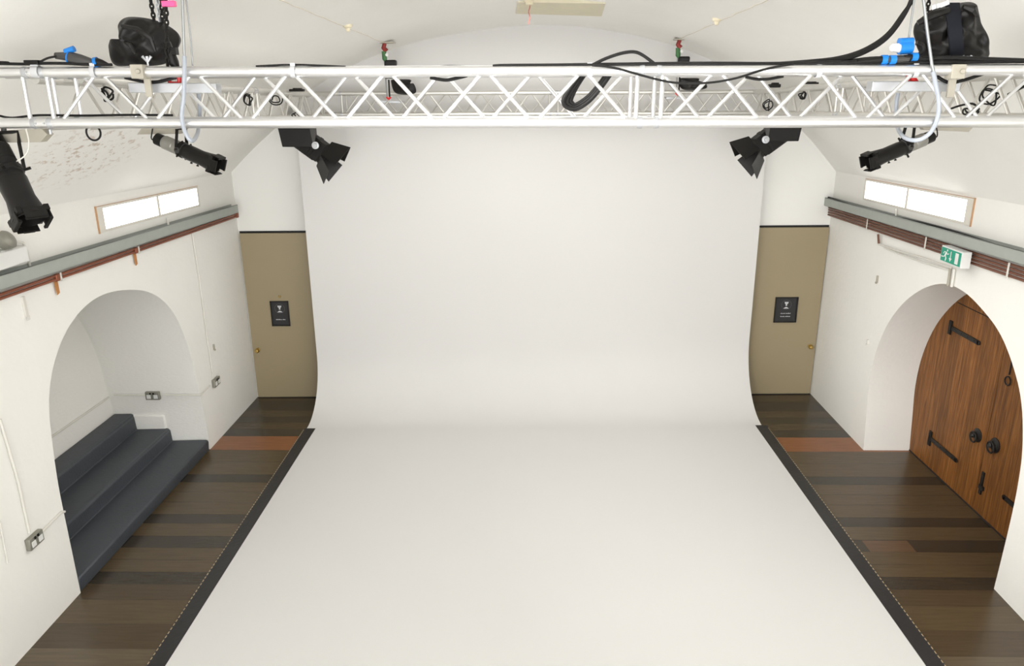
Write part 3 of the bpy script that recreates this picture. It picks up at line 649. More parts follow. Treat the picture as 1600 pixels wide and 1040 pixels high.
# ------------------------------------------------------------------ trusses
def strut(root, a, b, r, mat): 
    m_ = MB(); m_.tube([a, b], r, 8); return m_.build('brace', mat, root)
def truss(name, label, A, u, v, w, length, c, rt, rb, mat, pitch, s0, slen, group, visible=None, ends=True):
    """A: corner at (v-, w-) start; u along, v across (away), w up; s0: first joint along u; slen: section length"""
    A, u, v, w = Vector(A), Vector(u).normalized(), Vector(v).normalized(), Vector(w).normalized()
    chords = {}
    root = thing(name, label, 'truss', A+u*length/2+v*c/2-w*rt, group)
    for i in (0, 1):
        for j in (0, 1):
            b = MB(); q = A+v*c*i+w*c*j; b.tube([q, q+u*length], rt, 16); chords[i, j] = b.build('chord', mat, root)
    faces = [(A, w, 0), (A+v*c, w, 1), (A+w*c, v, 0), (A, v, 1)]
    js = s0
    while js < length:
        if js > -slen:
            n0 = js+0.0277*slen; st_ = (slen-2*0.0277*slen)/12.0; g = 0.10*st_
            for org, d, ph in faces:
                for k in range(12):
                    t0, t1 = n0+k*st_+g, n0+(k+1)*st_-g
                    if t0 < 0.02 or t1 > length-0.02: continue
                    lo = (k+ph) % 2 == 0
                    p0 = org+u*t0+d*(rt*0.7 if lo else c-rt*0.7); p1 = org+u*t1+d*(c-rt*0.7 if lo else rt*0.7)
                    if visible and not visible(p0, org): continue
                    strut(root, p0, p1, rb, mat)
            for tv in (js+0.020*slen, js+0.980*slen):
                if 0 < tv < length:
                    for org, d, ph in faces: strut(root, org+u*tv, org+u*tv+d*c, rb*1.15, mat)
        if 0 < js < length:
            for i in (0, 1):
                for j in (0, 1):
                    q = A+v*c*i+w*c*j+u*js; b = MB()
                    b.lathe(q-u*0.045, u, [(0, rt+0.0008), (0.012, rt+0.0025), (0.02, rt+0.0025), (0.021, rt-0.002), (0.069, rt-0.002), (0.07, rt+0.0025), (0.078, rt+0.0025), (0.09, rt+0.0008)], 16)
                    for e_ in (-0.018, 0.018): b.tube([q+u*e_-v*(rt+0.006), q+u*e_+v*(rt+0.006)], 0.004, 6)
                    b.build('coupler', M['steel'], chords[i, j])
        js += slen
    return root
YF = 3.27; CC = 0.204; RT = 0.0215; RB = 0.0082
zc = on(800, 191.8, 1, YF).z
uF = Vector((1, -0.003, -0.0060)).normalized()
fx0 = -2.32; A = Vector((fx0, YF+0.003*2.3, zc+0.0060*2.32))
FRONT_LEN = 4.66
j2 = on(1014, 150, 1, YF).x; j1 = j2-3.0*0.851
truss('lighting_truss', 'bright aluminium box truss crossing the whole foreground', A, uF, (0.003, 1, 0), (0.006, 0, 1), FRONT_LEN, CC, RT, RB, M['alu'], 0, (j1-fx0)-3.0*0.851, 3.0*0.851, 'aluminium box trusses')
TK = 0.0155
ZB0 = zc-0.004                                      # bottom chord height at the front truss
def tz(y): return ZB0-TK*(y-YF)
vS = Vector((0, 1, -TK))
YBK = 8.0
cS = CC; r2 = 0.0205; rb2 = 0.0080
XSL = on(515, 150, 1, YBK).x; XSR = 2.25
truss('lighting_truss', 'side truss running back along the left of the vault', (XSL-cS, YF+CC+0.08, tz(YF+CC+0.08)), vS, (1, 0, 0), (0, 0, 1), YBK-YF-CC-0.12, cS, r2, rb2, M['aludull'], 0, -0.3, 2.55, 'aluminium box trusses')
truss('lighting_truss', 'side truss running back along the right of the vault', (XSR, YF+CC+0.08, tz(YF+CC+0.08)), vS, (1, 0, 0), (0, 0, 1), YBK-YF-CC-0.12, cS, r2, rb2, M['aludull'], 0, -0.3, 2.55, 'aluminium box trusses')
zb = on(800, 178.5, 1, YBK).z
truss('lighting_truss', 'far cross truss hanging in front of the white backdrop', (XSL-cS, YBK, zb+0.006*2.0), (1, 0, -0.004), (0, 1, 0), (0, 0, 1), XSR+cS-(XSL-cS), cS, r2, rb2, M['aludull'], 0, 0.28, 2.2, 'aluminium box trusses')

# ------------------------------------------------------------------ hoists and lifting brackets
def chain(name, a, b, label, grp, r=0.0035, link=0.022, mat='black'):
    a, b = Vector(a), Vector(b); d = (b-a).normalized(); n = int((b-a).length/(link*0.72)); m_ = MB()
    h = d.cross(Vector((0, 1, 0))).normalized(); k = d.cross(h)
    for i in range(n):
        c = a+d*(i+0.5)*(b-a).length/n; s = h if i % 2 else k
        m_.tube([c+d*link*0.5*math.sin(t*PI/5)+s*link*0.3*math.cos(t*PI/5) for t in range(10)], r, 5, closed=True)
    return tag(m_.build(name, M[mat]), label, 'chain', grp)
def bracket(pa, pb, Y, hgt, label, clamps):
    a, b = F(*pa, Y), F(*pb, Y); root = thing('lifting_bracket', label, 'bracket', (a+b)/2, 'lifting brackets in the trusses')
    m_ = MB(); m_.prism([(a.x, Y-0.03, a.z-hgt/2), (b.x, Y-0.03, b.z-hgt/2), (b.x, Y-0.03, b.z+hgt/2), (a.x, Y-0.03, a.z+hgt/2)], (0, 0.06, 0)); m_.build('bracket_bar', M['steel'], root, bevel=0.003, smooth=0)
    return root, a, b
YM = YF+CC*0.5
def truss_clamp(root, px, w_, Y, ztop):
    c = F(px, 112, YF); zt = zc+CC+0.012
    m_ = MB(); m_.obox((c.x, YF-0.004, c.z), (w_, 0, 0), (0, RT+0.006, 0), (0, 0, RT+0.006)); m_.obox((c.x+w_*0.4, YF+0.03, c.z-0.05), (w_*0.55, 0, 0), (0, 0.006, 0), (0, 0, 0.05)); m_.lathe((c.x+0.01, YF-RT-0.012, c.z), (0, -1, 0), [(0, 0.010), (0.012, 0.010)], 8)
    m_.build('clamp', M['plate'], root, bevel=0.003)
    m_ = MB(); q = Vector((c.x+w_*1.4, YF, c.z+RT+0.002))
    m_.tube([q, q+Vector((0, 0, 0.02))], 0.004, 6)
    for s in (-1, 0, 1): m_.tube([q+Vector((0, 0, 0.014)), q+Vector((s*0.018, 0, 0.036))], [0.004, 0.006], 6)
    m_.build('wing_bolt', M['steel'], root)
def chain_bag(outline, Y, dep, label, grp, folds, strap=None):
    """outline: photo points going round; built as a soft lens of cloth with its own thickness"""
    P = [F(x, y, Y) for x, y in outline]; P = spline(P+[P[0]], 4)[:-1]; n = len(P); c = sum(P, Vector())/n
    m_ = MB(); K = 9; vs = []; fs = []
    for s in (-1, 1):
        for k in range(K):
            t = k/(K-1); sc_ = 1-t*0.93; off = dep*(1-sc_**2.2)**0.5
            for i, p in enumerate(P):
                q = c+(p-c)*sc_
                nz = noise.noise(Vector((q.x*9+folds*7, q.z*9, s*3.0)))*0.6+noise.noise(Vector((q.x*26, q.z*13+folds*3, s*5.0)))*0.28-abs(noise.noise(Vector((q.x*14-q.z*9, q.z*14+q.x*5, folds))))*0.8
                vs.append((q.x, Y+s*(off+min(1, t*3.5)*dep*0.75*nz), q.z))
    for s in range(2):
        for k in range(K-1):
            for i in range(n):
                j = (i+1) % n; a, b_ = s*K*n+k*n, s*K*n+(k+1)*n; fs.append((a+i, a+j, b_+j, b_+i) if s else (a+i, b_+i, b_+j, a+j))
        e_ = s*K*n+(K-1)*n; fs.append(tuple(e_+i for i in (range(n) if s else range(n-1, -1, -1))))
    for i in range(n): j = (i+1) % n; fs.append((i, j, K*n+j, K*n+i))
    m_.raw(vs, fs)
    root = thing('chain_bag', label, 'bag', (c.x, Y, min(p.z for p in P)), grp)
    o = m_.build('bag_cloth', M['fabric'], root, smooth=80); recalc(o)
    mod = o.modifiers.new('sub', 'SUBSURF'); mod.levels = 1; mod.render_levels = 1
    return root, P

# near left hoist
root, a, b = bracket((206, 137), (342, 138), YM, 0.041, 'grey steel lifting bracket in the foreground truss below the left chain bag', 1)
truss_clamp(root, 219, 0.026, YM, 0)
m_ = MB(); q = F(273, 126, YM)
m_.tube([q+Vector((-0.022, 0, 0.012)), q+Vector((-0.022, 0, -0.012)), q+Vector((0.018, 0, -0.012)), q+Vector((0.022, 0, 0.022))], 0.011, 8); m_.build('red_hook', M['red'], root)
bag, P = chain_bag([(169, 72), (176, 62), (192, 64), (190, 52), (186, 38), (196, 27), (222, 27), (248, 33), (268, 43), (280, 55), (279, 72), (272, 82), (262, 98), (240, 103), (205, 103), (177, 101)], YF+0.16, 0.10, 'crumpled black fabric chain bag above the left end of the truss', 'chain bags over the foreground truss', 1.6)
m_ = MB(); m_.tube([F(190, 40, YF+0.04), F(215, 46, YF+0.02), F(236, 60, YF+0.02), F(243, 80, YF+0.03)], [0.006, 0.012, 0.013, 0.006], 8); m_.build('fold', M['fabric'], bag)
m_ = MB(); m_.tube([F(192, 64, YF+0.08), F(204, 70, YF+0.05), F(212, 84, YF+0.05)], [0.006, 0.012, 0.006], 8); m_.build('fold', M['fabric'], bag)
gch = 'hoist chains at the left bag'
for x0, x1, yb_, nm, mm in [(235, 241, 34, 'leftmost black chain above the left chain bag', 'black'), (245, 250, 36, 'middle silvered chain above the left chain bag', 'steel'), (259, 262, 104, 'long black chain passing in front of the left chain bag', 'black'), (252, 254, 36, 'dark chain right of the silvered one above the left bag', 'black')]:
    Yc = YF+0.02 if yb_ > 60 else YF+0.16
    lo = F(x1, yb_, Yc); hi = F(x0, -2, Yc); d = (hi-lo).normalized(); zt = lo+d*((vz(lo.x, Yc)-0.02-lo.z)/d.z)
    chain('hoist_chain', lo, zt, nm, gch, 0.0042, 0.024, mm)
m_ = MB(); q = F(264, 6, YF+0.02); m_.obox(q, (0.027, 0, 0), (0, 0.012, 0), (0, 0, 0.011)); tag(m_.build('tape_flag', M['pink'], bevel=0.003), 'bright pink tape flag on the hoist chains top left', 'tape')
m_ = MB(); q = F(267, 94, YF+0.04); m_.tube([q+Vector((-0.008, 0, 0.07)), q+Vector((0, 0, 0.03)), q+Vector((0.01, 0, -0.01)), q+Vector((0.022, 0, -0.03))], [0.016, 0.02, 0.022, 0.012], 10); m_.obox(q+Vector((0.02, 0, 0.035)), (0.012, 0, 0), (0, 0.014, 0), (0, 0, 0.014))
tag(m_.build('hoist_hook', M['black']), 'black hoist hook block at the foot of the left chains', 'hook', None)
# near right hoist
root, a, b = bracket((1358, 135), (1495, 135), YM, 0.041, 'grey steel lifting bracket in the foreground truss below the right chain bag', 1)
truss_clamp(root, 1492, 0.028, YM, 0)
m_ = MB(); q = F(1425, 124, YM)
m_.tube([q+Vector((-0.022, 0, -0.012)), q+Vector((-0.016, 0, 0.018)), q+Vector((0.004, 0, 0.0)), q+Vector((0.022, 0, -0.014))], [0.012, 0.012, 0.015, 0.010], 8); m_.build('red_hook', M['red'], root)
m_ = MB(); q = F(1483, 143, YM); m_.lathe(q, (0, 0, -1), [(0, 0.009), (0.012, 0.009), (0.013, 0.005), (0.022, 0.005)], 8); m_.build('bolt', M['white'], root)
bag, P = chain_bag([(1427, 50), (1429, 38), (1441, 26), (1456, 14), (1478, 8), (1500, 4), (1518, 3), (1524, 9), (1527, 26), (1533, 42), (1541, 58), (1545, 78), (1543, 91), (1520, 96), (1480, 97), (1448, 95), (1434, 78), (1430, 62)], YF+0.17, 0.11, 'glossy black chain bag with a dark webbing strap at top right', 'chain bags over the foreground truss', 1.1)
def bag_strap(x0, x1):
    m_ = MB(); pts = []
    for k in range(9):
        y = 4+90*k/8; t = k/8; pts.append(F(x0+(x1-x0)*t, y, YF+0.17-0.125*math.sin(PI*(0.12+0.76*t))**0.6))
    L = [p+Vector((-0.027, 0, 0)) for p in pts]; R = [p+Vector((0.027, 0, 0)) for p in pts]
    B = [p+Vector((0, 0.01, 0)) for p in L]; Bb = [p+Vector((0, 0.01, 0)) for p in R]
    n = 9; vs = L+R+B+Bb; fs = []
    for i in range(n-1):
        fs += [(i, n+i, n+i+1, i+1), (2*n+i, 2*n+i+1, 3*n+i+1, 3*n+i), (i, i+1, 2*n+i+1, 2*n+i), (n+i, 3*n+i, 3*n+i+1, n+i+1)]
    m_.raw(vs, fs); o = m_.build('strap', M['webbing'], bag, smooth=60); recalc(o)
bag_strap(1489, 1497)
m_ = MB(); m_.tube([F(1434, 36, YF+0.06), F(1455, 24, YF+0.05), F(1482, 16, YF+0.06)], [0.010, 0.018, 0.012], 8); m_.build('rim_fold', M['fabric'], bag)
m_ = MB(); m_.tube([F(1505, 10, YF+0.06), F(1518, 14, YF+0.06), F(1525, 24, YF+0.08)], [0.010, 0.020, 0.012], 8); m_.build('rim_fold', M['fabric'], bag)
m_ = MB()
for xx, ww in ((1459, 0.008), (1466, 0.006), (1476, 0.016)): m_.obox(F(xx, 11-(xx-1459)*0.3, YF+0.028), Vector((ww, 0, ww*0.4)), (0, 0.002, 0), (-0.003, 0, 0.008))
m_.build('white_print', M['signwhite'], bag, smooth=0)
lo = F(1449, 18, YF+0.10); hi = F(1449, -2, YF+0.10); chain('hoist_chain', (lo.x, lo.y, lo.z-0.06), (lo.x, lo.y, vz(lo.x, lo.y)-0.02), 'black chain going up from the right chain bag', 'hoist chains')
m_ = MB(); m_.lathe(F(1449, -4, YF+0.08), (0, 0, 1), [(0, 0.012), (0.01, 0.02), (0.03, 0.02), (0.04, 0.012)], 12); tag(m_.build('shackle', M['redsling']), 'dark red shackle at the top edge over the right bag', 'shackle')

# far hoists, hanging from the vault over the far truss
def far_hoist(px, side, bagout, label, blab, gl):
    p = onvault(px, 66 if side < 0 else 61); Y = p.y
    root = thing('chain_hoist', label, 'hoist', (p.x, Y, p.z-0.62), 'far chain hoists')
    m_ = MB(); m_.obox(p+Vector((0.02, 0, -0.004)), (0.075, 0, 0.0), (0, 0.05, 0), (0, 0, 0.006)); m_.build('ceiling_plate', M['plate'], root, smooth=0)
    m_ = MB(); m_.tube([p+Vector((0, 0, -0.01)), p+Vector((-0.014, 0, -0.05)), p+Vector((0.012, 0, -0.08))], [0.02, 0.022, 0.026], 10); m_.build('red_shackle', M['redsling'], root)
    m_ = MB(); m_.tube([p+Vector((-0.012, 0, -0.08)), p+Vector((-0.008, 0, -0.15)), p+Vector((0, 0, -0.17))], [0.022, 0.024, 0.014], 10); m_.build('green_sling', M['greenband'], root)
    m_ = MB(); m_.lathe(p+Vector((0.02, -0.02, -0.115)), (0, -1, 0), [(0, 0.014), (0.02, 0.014)], 10); m_.build('ring', M['white'], root)
    m_ = MB(); m_.obox(p+Vector((0.045, 0, -0.245)), (0.056, 0, 0), (0, 0.045, 0), (0.006, 0, 0.085)); m_.build('hoist_body', M['blacksat'], root, bevel=0.016)
    m_ = MB(); m_.tube([p+Vector((-0.01, 0, -0.17)), (p.x-0.004, Y, p.z-0.50)], 0.008, 6); m_.build('load_chain', M['wire'], root)
    m_ = MB(); m_.tube([p+Vector((0.02, 0, -0.34)), (p.x+0.02, Y, p.z-0.50)], 0.008, 6); m_.build('load_chain', M['black'], root)
    m_ = MB(); q = Vector((p.x+0.01, Y, p.z-0.52)); m_.tube([q+Vector((-0.02, 0, 0.02)), q, q+Vector((0.02, 0, 0.02))], 0.011, 8); m_.build('red_hook', M['red'], root)
    return root, p
hr, hp = far_hoist(601, -1, None, 'far chain hoist with red shackle and green sling, left of centre', '', '')
hr2, hp2 = far_hoist(1062, 1, None, 'far chain hoist with red shackle and green sling, right of centre', '', '')
YH = YBK+cS*0.5
br, a, b = bracket((588, 158.5), (630, 159.5), YH, 0.024, 'small grey lifting bracket on the far truss, left of centre', 0)
br, a, b = bracket((1040, 153), (1078, 153), YH, 0.020, 'small grey lifting bracket on the far truss, right of centre', 0)
chain_bag([(610, 124), (641, 124), (641, 130), (647, 131), (649, 146), (618, 146)], YBK-0.08, 0.07, 'black chain bag hanging over the far truss, left of centre', 'far chain bags', 1.3)
chain_bag([(1060, 122), (1091, 122), (1092, 126), (1103, 130), (1102, 139), (1066, 140)], YBK-0.08, 0.07, 'black chain bag hanging over the far truss, right of centre', 'far chain bags', 1.3)

# ------------------------------------------------------------------ luminaires
def profile_spot(rear, front, R, up_pt, label, grp, housing='lampgrey', tail=0.24, gel=1.0, hang=None):
    rear, front = Vector(rear), Vector(front); a = (front-rear).normalized(); L = (front-rear).length
    root = thing('profile_spotlight', label, 'spotlight', rear.lerp(front, 0.4), grp)
    h = Vector((0, 0, 1)); side = a.cross(h).normalized(); upv = side.cross(a)
    m_ = MB(); m_.lathe(rear, a, [(0, R*0.55), (L*0.02, R*0.82), (L*0.13, R*0.86), (L*0.14, R*0.78)], 20)
    for k in range(4): m_.obox(rear+a*L*0.05+upv*R*0.4*math.cos(k*PI/2)+side*R*0.4*math.sin(k*PI/2), a*L*0.05, upv*R*0.2, side*R*0.2)
    m_.build('lamp_cap', M['black'], root)
    m_ = MB(); m_.lathe(rear, a, [(L*0.13, R*0.80), (L*0.15, R*0.95), (L*0.30, R*0.97), (L*0.31, R*0.90), (L*0.315, R*0.98), (L*0.40, R*0.98)], 24); m_.build('lamp_housing', M[housing], root)
    m_ = MB(); m_.lathe(rear, a, [(L*0.385, R*0.98), (L*0.40, R*1.1), (L*0.46, R*1.12), (L*0.47, R*1.0), (L*0.52, R*1.05), (L*0.53, R*1.08), (L*0.74, R*1.02), (L*0.84, R*1.14), (L*0.97, R*1.30), (L*0.975, R*1.18), (L*0.80, R*0.9)], 24); m_.build('lens_barrel', M['blacksat'], root)
    m_ = MB()
    for k in range(4):
        d1 = upv*math.cos(k*PI/2)+side*math.sin(k*PI/2); d2 = a.cross(d1)
        m_.obox(rear+a*L*0.98+d1*R*1.20, a*L*0.055, d1*R*0.05, d2*R*0.80)
        m_.obox(rear+a*L*1.03+d1*R*1.10, a*L*0.012, d1*R*0.12, d2*R*(0.80 if k != 2 else 0.4))
    for s1 in (-1, 1):
        for s2 in (-1, 1): m_.obox(rear+a*L*0.93+upv*R*0.98*s1+side*R*0.98*s2, a*L*0.03, upv*R*0.18, side*R*0.18)
    m_.build('gel_frame', M['black'], root)
    m_ = MB(); m_.lathe(rear+a*L*0.83, a, [(0, R*0.85), (L*0.02, R*0.7), (L*0.03, R*0.3)], 18); m_.build('lens', M['signblack'], root)
    for k in range(4):
        d1 = (upv*math.cos(k*PI/2+0.5)+side*math.sin(k*PI/2+0.5)); m_ = MB(); m_.obox(rear+a*L*0.455+d1*R*1.25, a*L*0.008, d1*R*0.33, a.cross(d1)*R*0.12); m_.build('shutter_handle', M['black'], root)
    m_ = MB(); m_.lathe(rear+a*L*0.42+(-side if side.y > 0 else side)*R*0.98, (-side if side.y > 0 else side), [(0, R*0.42), (R*0.12, R*0.42), (R*0.16, R*0.36), (R*0.2, R*0.36)], 16); m_.build('tilt_knob', M['graphite'], root)
    for t in (0.60, 0.70):
        m_ = MB(); m_.lathe(rear+a*L*t-upv*R*1.0, -upv, [(0, R*0.10), (R*0.2, R*0.10), (R*0.22, R*0.18), (R*0.32, R*0.18)], 10); m_.build('focus_knob', M['black'], root)
    # yoke
    piv = rear+a*L*0.42; top = Vector(up_pt); hd = (top-piv); hdn = hd.normalized()
    sd = side; m_ = MB()
    for s in (-1, 1):
        q = piv+sd*R*1.22*s; e = top-hdn*0.02+sd*R*0.9*s; m_.obox((q+e)/2, (e-q)/2, sd*0.003, (e-q).normalized().cross(sd)*R*0.22)
    m_.obox(top-hdn*0.02, sd*R*0.95, hdn*0.004, hdn.cross(sd)*R*0.25); m_.build('yoke', M['black'], root)
    m_ = MB(); m_.tube([top-hdn*0.02, top+Vector((0, 0, 0.022))], R*0.2, 10); m_.obox(top+Vector((0, 0, 0.022)), (R*0.35, 0, 0), (0, R*0.5, 0), (0, 0, R*0.3)); m_.build('hook_clamp', M['graphite'], root, bevel=0.003)
    m_ = MB(); p0 = rear+a*L*0.02; m_.tube(spline([p0-upv*R*0.2, p0-a*R*0.8-upv*R*0.3, p0-a*R*0.9+upv*R*0.9, Vector((p0.x-R*0.2, p0.y, top.z+0.02))], 5), R*0.09, 6); m_.build('mains_lead', M['rubber'], root)
    return root
YP = 5.05
profile_spot(F(243, 216, YP), F(341, 258, YP-0.10), 0.047, F(283, 197, YP), 'black and silver profile spotlight on the left side truss, lens pointing right', 'profile spotlights')
profile_spot(F(1458, 212, YP), F(1356, 253, YP-0.10), 0.045, F(1423, 193, YP), 'black and silver profile spotlight on the right side truss, lens pointing left', 'profile spotlights')
YQ = YF+0.10
profile_spot(F(-16, 212, YQ), F(50, 346, YQ-0.14), 0.057, F(6, 200, YQ), 'large black profile spotlight hanging at the left edge, aimed down', 'profile spotlights', housing='blacksat')
# grey hanging plates
def hang_plate(pts, Y, label, bolt):
    P = [F(x, y, Y) for x, y in pts]; root = thing('hanging_plate', label, 'plate', sum(P, Vector())/len(P), 'grey plates under the trusses')
    m_ = MB(); m_.prism(P, (0, 0.05, 0)); o = m_.build('plate_bar', M['plate'], root, bevel=0.002, smooth=0); recalc(o)
    m_ = MB(); c = P[bolt]; zt = tz(Y) if Y > 4 else zc; m_.tube([(c.x, Y+0.025, c.z), (c.x, Y+0.025, max(c.z+0.02, zt-0.02))], 0.007, 8); m_.build('hanger_rod', M['steel'], root)
hang_plate([(-14, 205), (65, 201), (74, 210), (63, 222), (-14, 223)], YQ+0.03, 'grey pointed plate beside the large spotlight at the left edge', 2)
hang_plate([(222, 199), (292, 199), (280, 209), (214, 210)], YP+0.02, 'grey pointed plate above the left silver spotlight', 1)
hang_plate([(1440, 197), (1522, 197), (1514, 206), (1444, 203)], YP+0.02, 'grey pointed plate above the right silver spotlight', 1)

def fresnel(s, cx, label):
    """s = +1: barn doors towards +x"""
    Y = 7.45
    def G(x, y, d=0.0): return F(x, y, Y+d)
    mir = (lambda x: x) if s > 0 else (lambda x: 2*cx-x)
    root = thing('fresnel_spotlight', label, 'spotlight', G(mir(470), 215), 'fresnel spotlights with barn doors')
    k = 0.0062                                                    # metres per photo pixel out there
    yo = 0 if s > 0 else -9
    b0 = G(mir(463), 213+yo)
    m_ = MB(); m_.prism([G(mir(433), 197+yo), G(mir(487), 197+yo), G(mir(489), 230+yo), G(mir(441), 229.5+yo)], (0, 0.17, 0)); o = m_.build('power_housing', M['blacksat'], root, bevel=0.006, smooth=0); recalc(o)
    ax = (G(mir(520), 246+yo)-G(mir(475), 214+yo)); ax.y = -0.02; ax.normalize(); sd = Vector((0, 1, 0)); upv = ax.cross(sd).normalized()
    if upv.z < 0: upv = -upv
    c = G(mir(488), 227+yo, 0.125)
    m_ = MB(); m_.obox(c, ax*0.125, sd*0.085, upv*0.098); m_.obox(c+ax*0.03, ax*0.02, sd*0.09, upv*0.103); m_.obox(c-upv*0.09-ax*0.03, ax*0.12, sd*0.07, upv*0.018)
    m_.build('lamp_body', M['black'], root, bevel=0.006)
    m_ = MB(); m_.prism([G(mir(483), 197+yo, -0.03), G(mir(492), 197+yo, -0.03), G(mir(492.5), 215+yo, -0.03), G(mir(490), 231+yo, -0.03)], (0, 0.012, 0)); o = m_.build('yoke', M['graphite'], root, smooth=0); recalc(o)
    m_ = MB(); m_.lathe(G(mir(493), 227+yo, -0.03), (0, -1, 0), [(0, 0.035), (0.012, 0.035), (0.014, 0.018), (0.03, 0.016)], 16); m_.build('tilt_knob', M['steel'], root)
    f = c+ax*0.140
    m_ = MB(); m_.lathe(f-ax*0.012, ax, [(0, 0.108), (0.024, 0.108), (0.024, 0.09)], 24); m_.build('front_ring', M['black'], root)
    q45 = math.radians(42)
    e1 = upv*math.cos(q45)-sd*math.sin(q45); e2 = -upv*math.cos(q45)-sd*math.sin(q45)
    for d1, d2, tilt in ((e1, e2, 0.30), (e2, e1, 0.55), (-e1, e2, 0.3), (-e2, e1, 0.3)):
        dd = (ax*math.cos(tilt)+d1*math.sin(tilt)); m_ = MB(); e = f+d1*0.098
        nn = dd.cross(d2).normalized()*0.003
        w0, w1 = 0.092, 0.122
        m_.prism([e-d2*w0-nn, e+d2*w0-nn, e+dd*0.185+d2*w1-nn, e+dd*0.185-d2*w1-nn], nn*2); o = m_.build('barn_door', M['blacksat'], root, smooth=0); recalc(o)
    top = Vector((b0.x, b0.y+0.08, tz(Y)-0.02)); m_ = MB(); m_.tube([(b0.x, b0.y+0.08, b0.z+0.05), top], 0.014, 8); m_.build('hanging_spigot', M['steel'], root)
fresnel(1, 0, 'black fresnel spotlight with barn doors left of the backdrop centre')
fresnel(-1, 844.5, 'black fresnel spotlight with barn doors right of the backdrop centre')

# ------------------------------------------------------------------ cables on the foreground truss
YT = YF-0.004
def cable(pts, r, label, grp='cables on the foreground truss', Y=YT, mat='rubber', name='cable', n=6):
    P = [F(p[0], p[1], p[2] if len(p) > 2 else Y) for p in pts]; b = MB(); b.tube(spline(P, n), r, 8)
    return tag(b.build(name, M[mat]), label, 'cable', grp)
cable([(-30, 100), (0, 99.5), (40, 100), (60, 99), (100, 99), (140, 101), (175, 101)], 0.006, 'thin black cable lying on the left end of the foreground truss')
cable([(-30, 96), (0, 96.5), (12, 97), (18, 99), (40, 100)], 0.003, 'thin looping wire at the far left on top of the truss')
cable([(62, 97), (74, 91), (88, 88)], 0.0045, 'thin black lead rising into the black and blue connector')
cable([(400, 103.5), (440, 101.5), (459, 101.3), (480, 101.5), (540, 104.2)], 0.004, 'short black cable arc under the tie left of centre')
cable([(672, 121), (684, 123.5), (698, 125), (714, 122), (730, 118, YF+0.05)], 0.007, 'black cable sagging just below the top chord left of centre', Y=YF+0.04)
cable([(680, 105), (700, 103), (730, 104)], 0.004, 'thin cable just showing over the top chord left of centre', Y=YF+0.02)
cable([(770, 104), (790, 103), (860, 102.5), (925, 101.5), (1000, 100.5), (1040, 100), (1120, 99.5), (1200, 100), (1300, 98), (1400, 97), (1500, 96.5), (1620, 95)], 0.0085, 'long black cable lying along the right half of the truss')
cable([(925, 102), (945, 92), (970, 83.5), (990, 81), (1004, 86), (1022, 99)], 0.0065, 'black cable hump standing over the truss right of centre')
cable([(925, 102), (960, 106), (1000, 117), (1040, 127), (1070, 130), (1110, 129), (1150, 122), (1200, 107), (1240, 100)], 0.0045, 'thin black cable drooping in front of the right truss', Y=YF-0.032)
cable([(1165, 120), (1182, 123.5), (1200, 123.5), (1224, 119)], 0.006, 'short black cable sagging under the top chord at right', Y=YF+0.045)
for i, off in enumerate((0, 3.2, 6.2)):
    cable([(906+off*1.2, 116), (892+off*1.4, 136), (881+off*1.8, 155), (884+off*1.6, 166-off*0.8), (900, 170-off*1.0), (920-off*0.3, 158-off), (938-off*0.6, 138-off*0.6), (953-off, 117)], 0.0095, ['outermost black cable of the hanging loop under the truss', 'middle black cable of the hanging loop under the truss', 'innermost black cable of the hanging loop under the truss'][i], 'hanging loop of cables', Y=YF+0.05+0.008*i)
for i, off in enumerate((0, 4, 8)):
    cable([(1200, 101, YF+0.02), (1262, 98-off*0.2, YF+0.02), (1310, 94-off*0.4, YF+0.02), (1350, 82-off*0.5, YF+0.03), (1385, 60-off*0.6, YF+0.04), (1410, 28-off*0.6, YF+0.05), (1425+off*0.3, -4, YF+0.05), (1432+off*0.3, -40, YF+0.06)], 0.0085, ['lowest of the three thick cables sweeping up at top right', 'middle of the three thick cables sweeping up at top right', 'uppermost of the three thick cables sweeping up at top right'][i], 'thick cables rising at top right')
cable([(1310, 99), (1360, 92), (1420, 90), (1440, 82), (1442, 72), (1432, 67)], 0.009, 'black cable curling round below the right chain bag', Y=YF+0.03)
cable([(1436, 92), (1480, 90), (1540, 92), (1620, 95)], 0.008, 'black cable lying along the foot of the right chain bag', Y=YF-0.012)
cable([(1456, 111, YF+0.06), (1468, 122, YF+0.06), (1485, 129, YF+0.06), (1510, 124, YF+0.07), (1540, 114, YF+0.08)], 0.007, 'black cable dipping through the right lifting bracket')
cable([(195, 121), (222, 127), (245, 128), (275, 121)], 0.007, 'black cable dipping behind the left lifting bracket', Y=YF+0.06)
cable([(0, 181), (20, 184), (60, 180), (130, 180.5), (200, 179.5), (270, 180)], 0.005, 'thin black cable lying on the lower rear chord at left', Y=YF+CC-0.01)
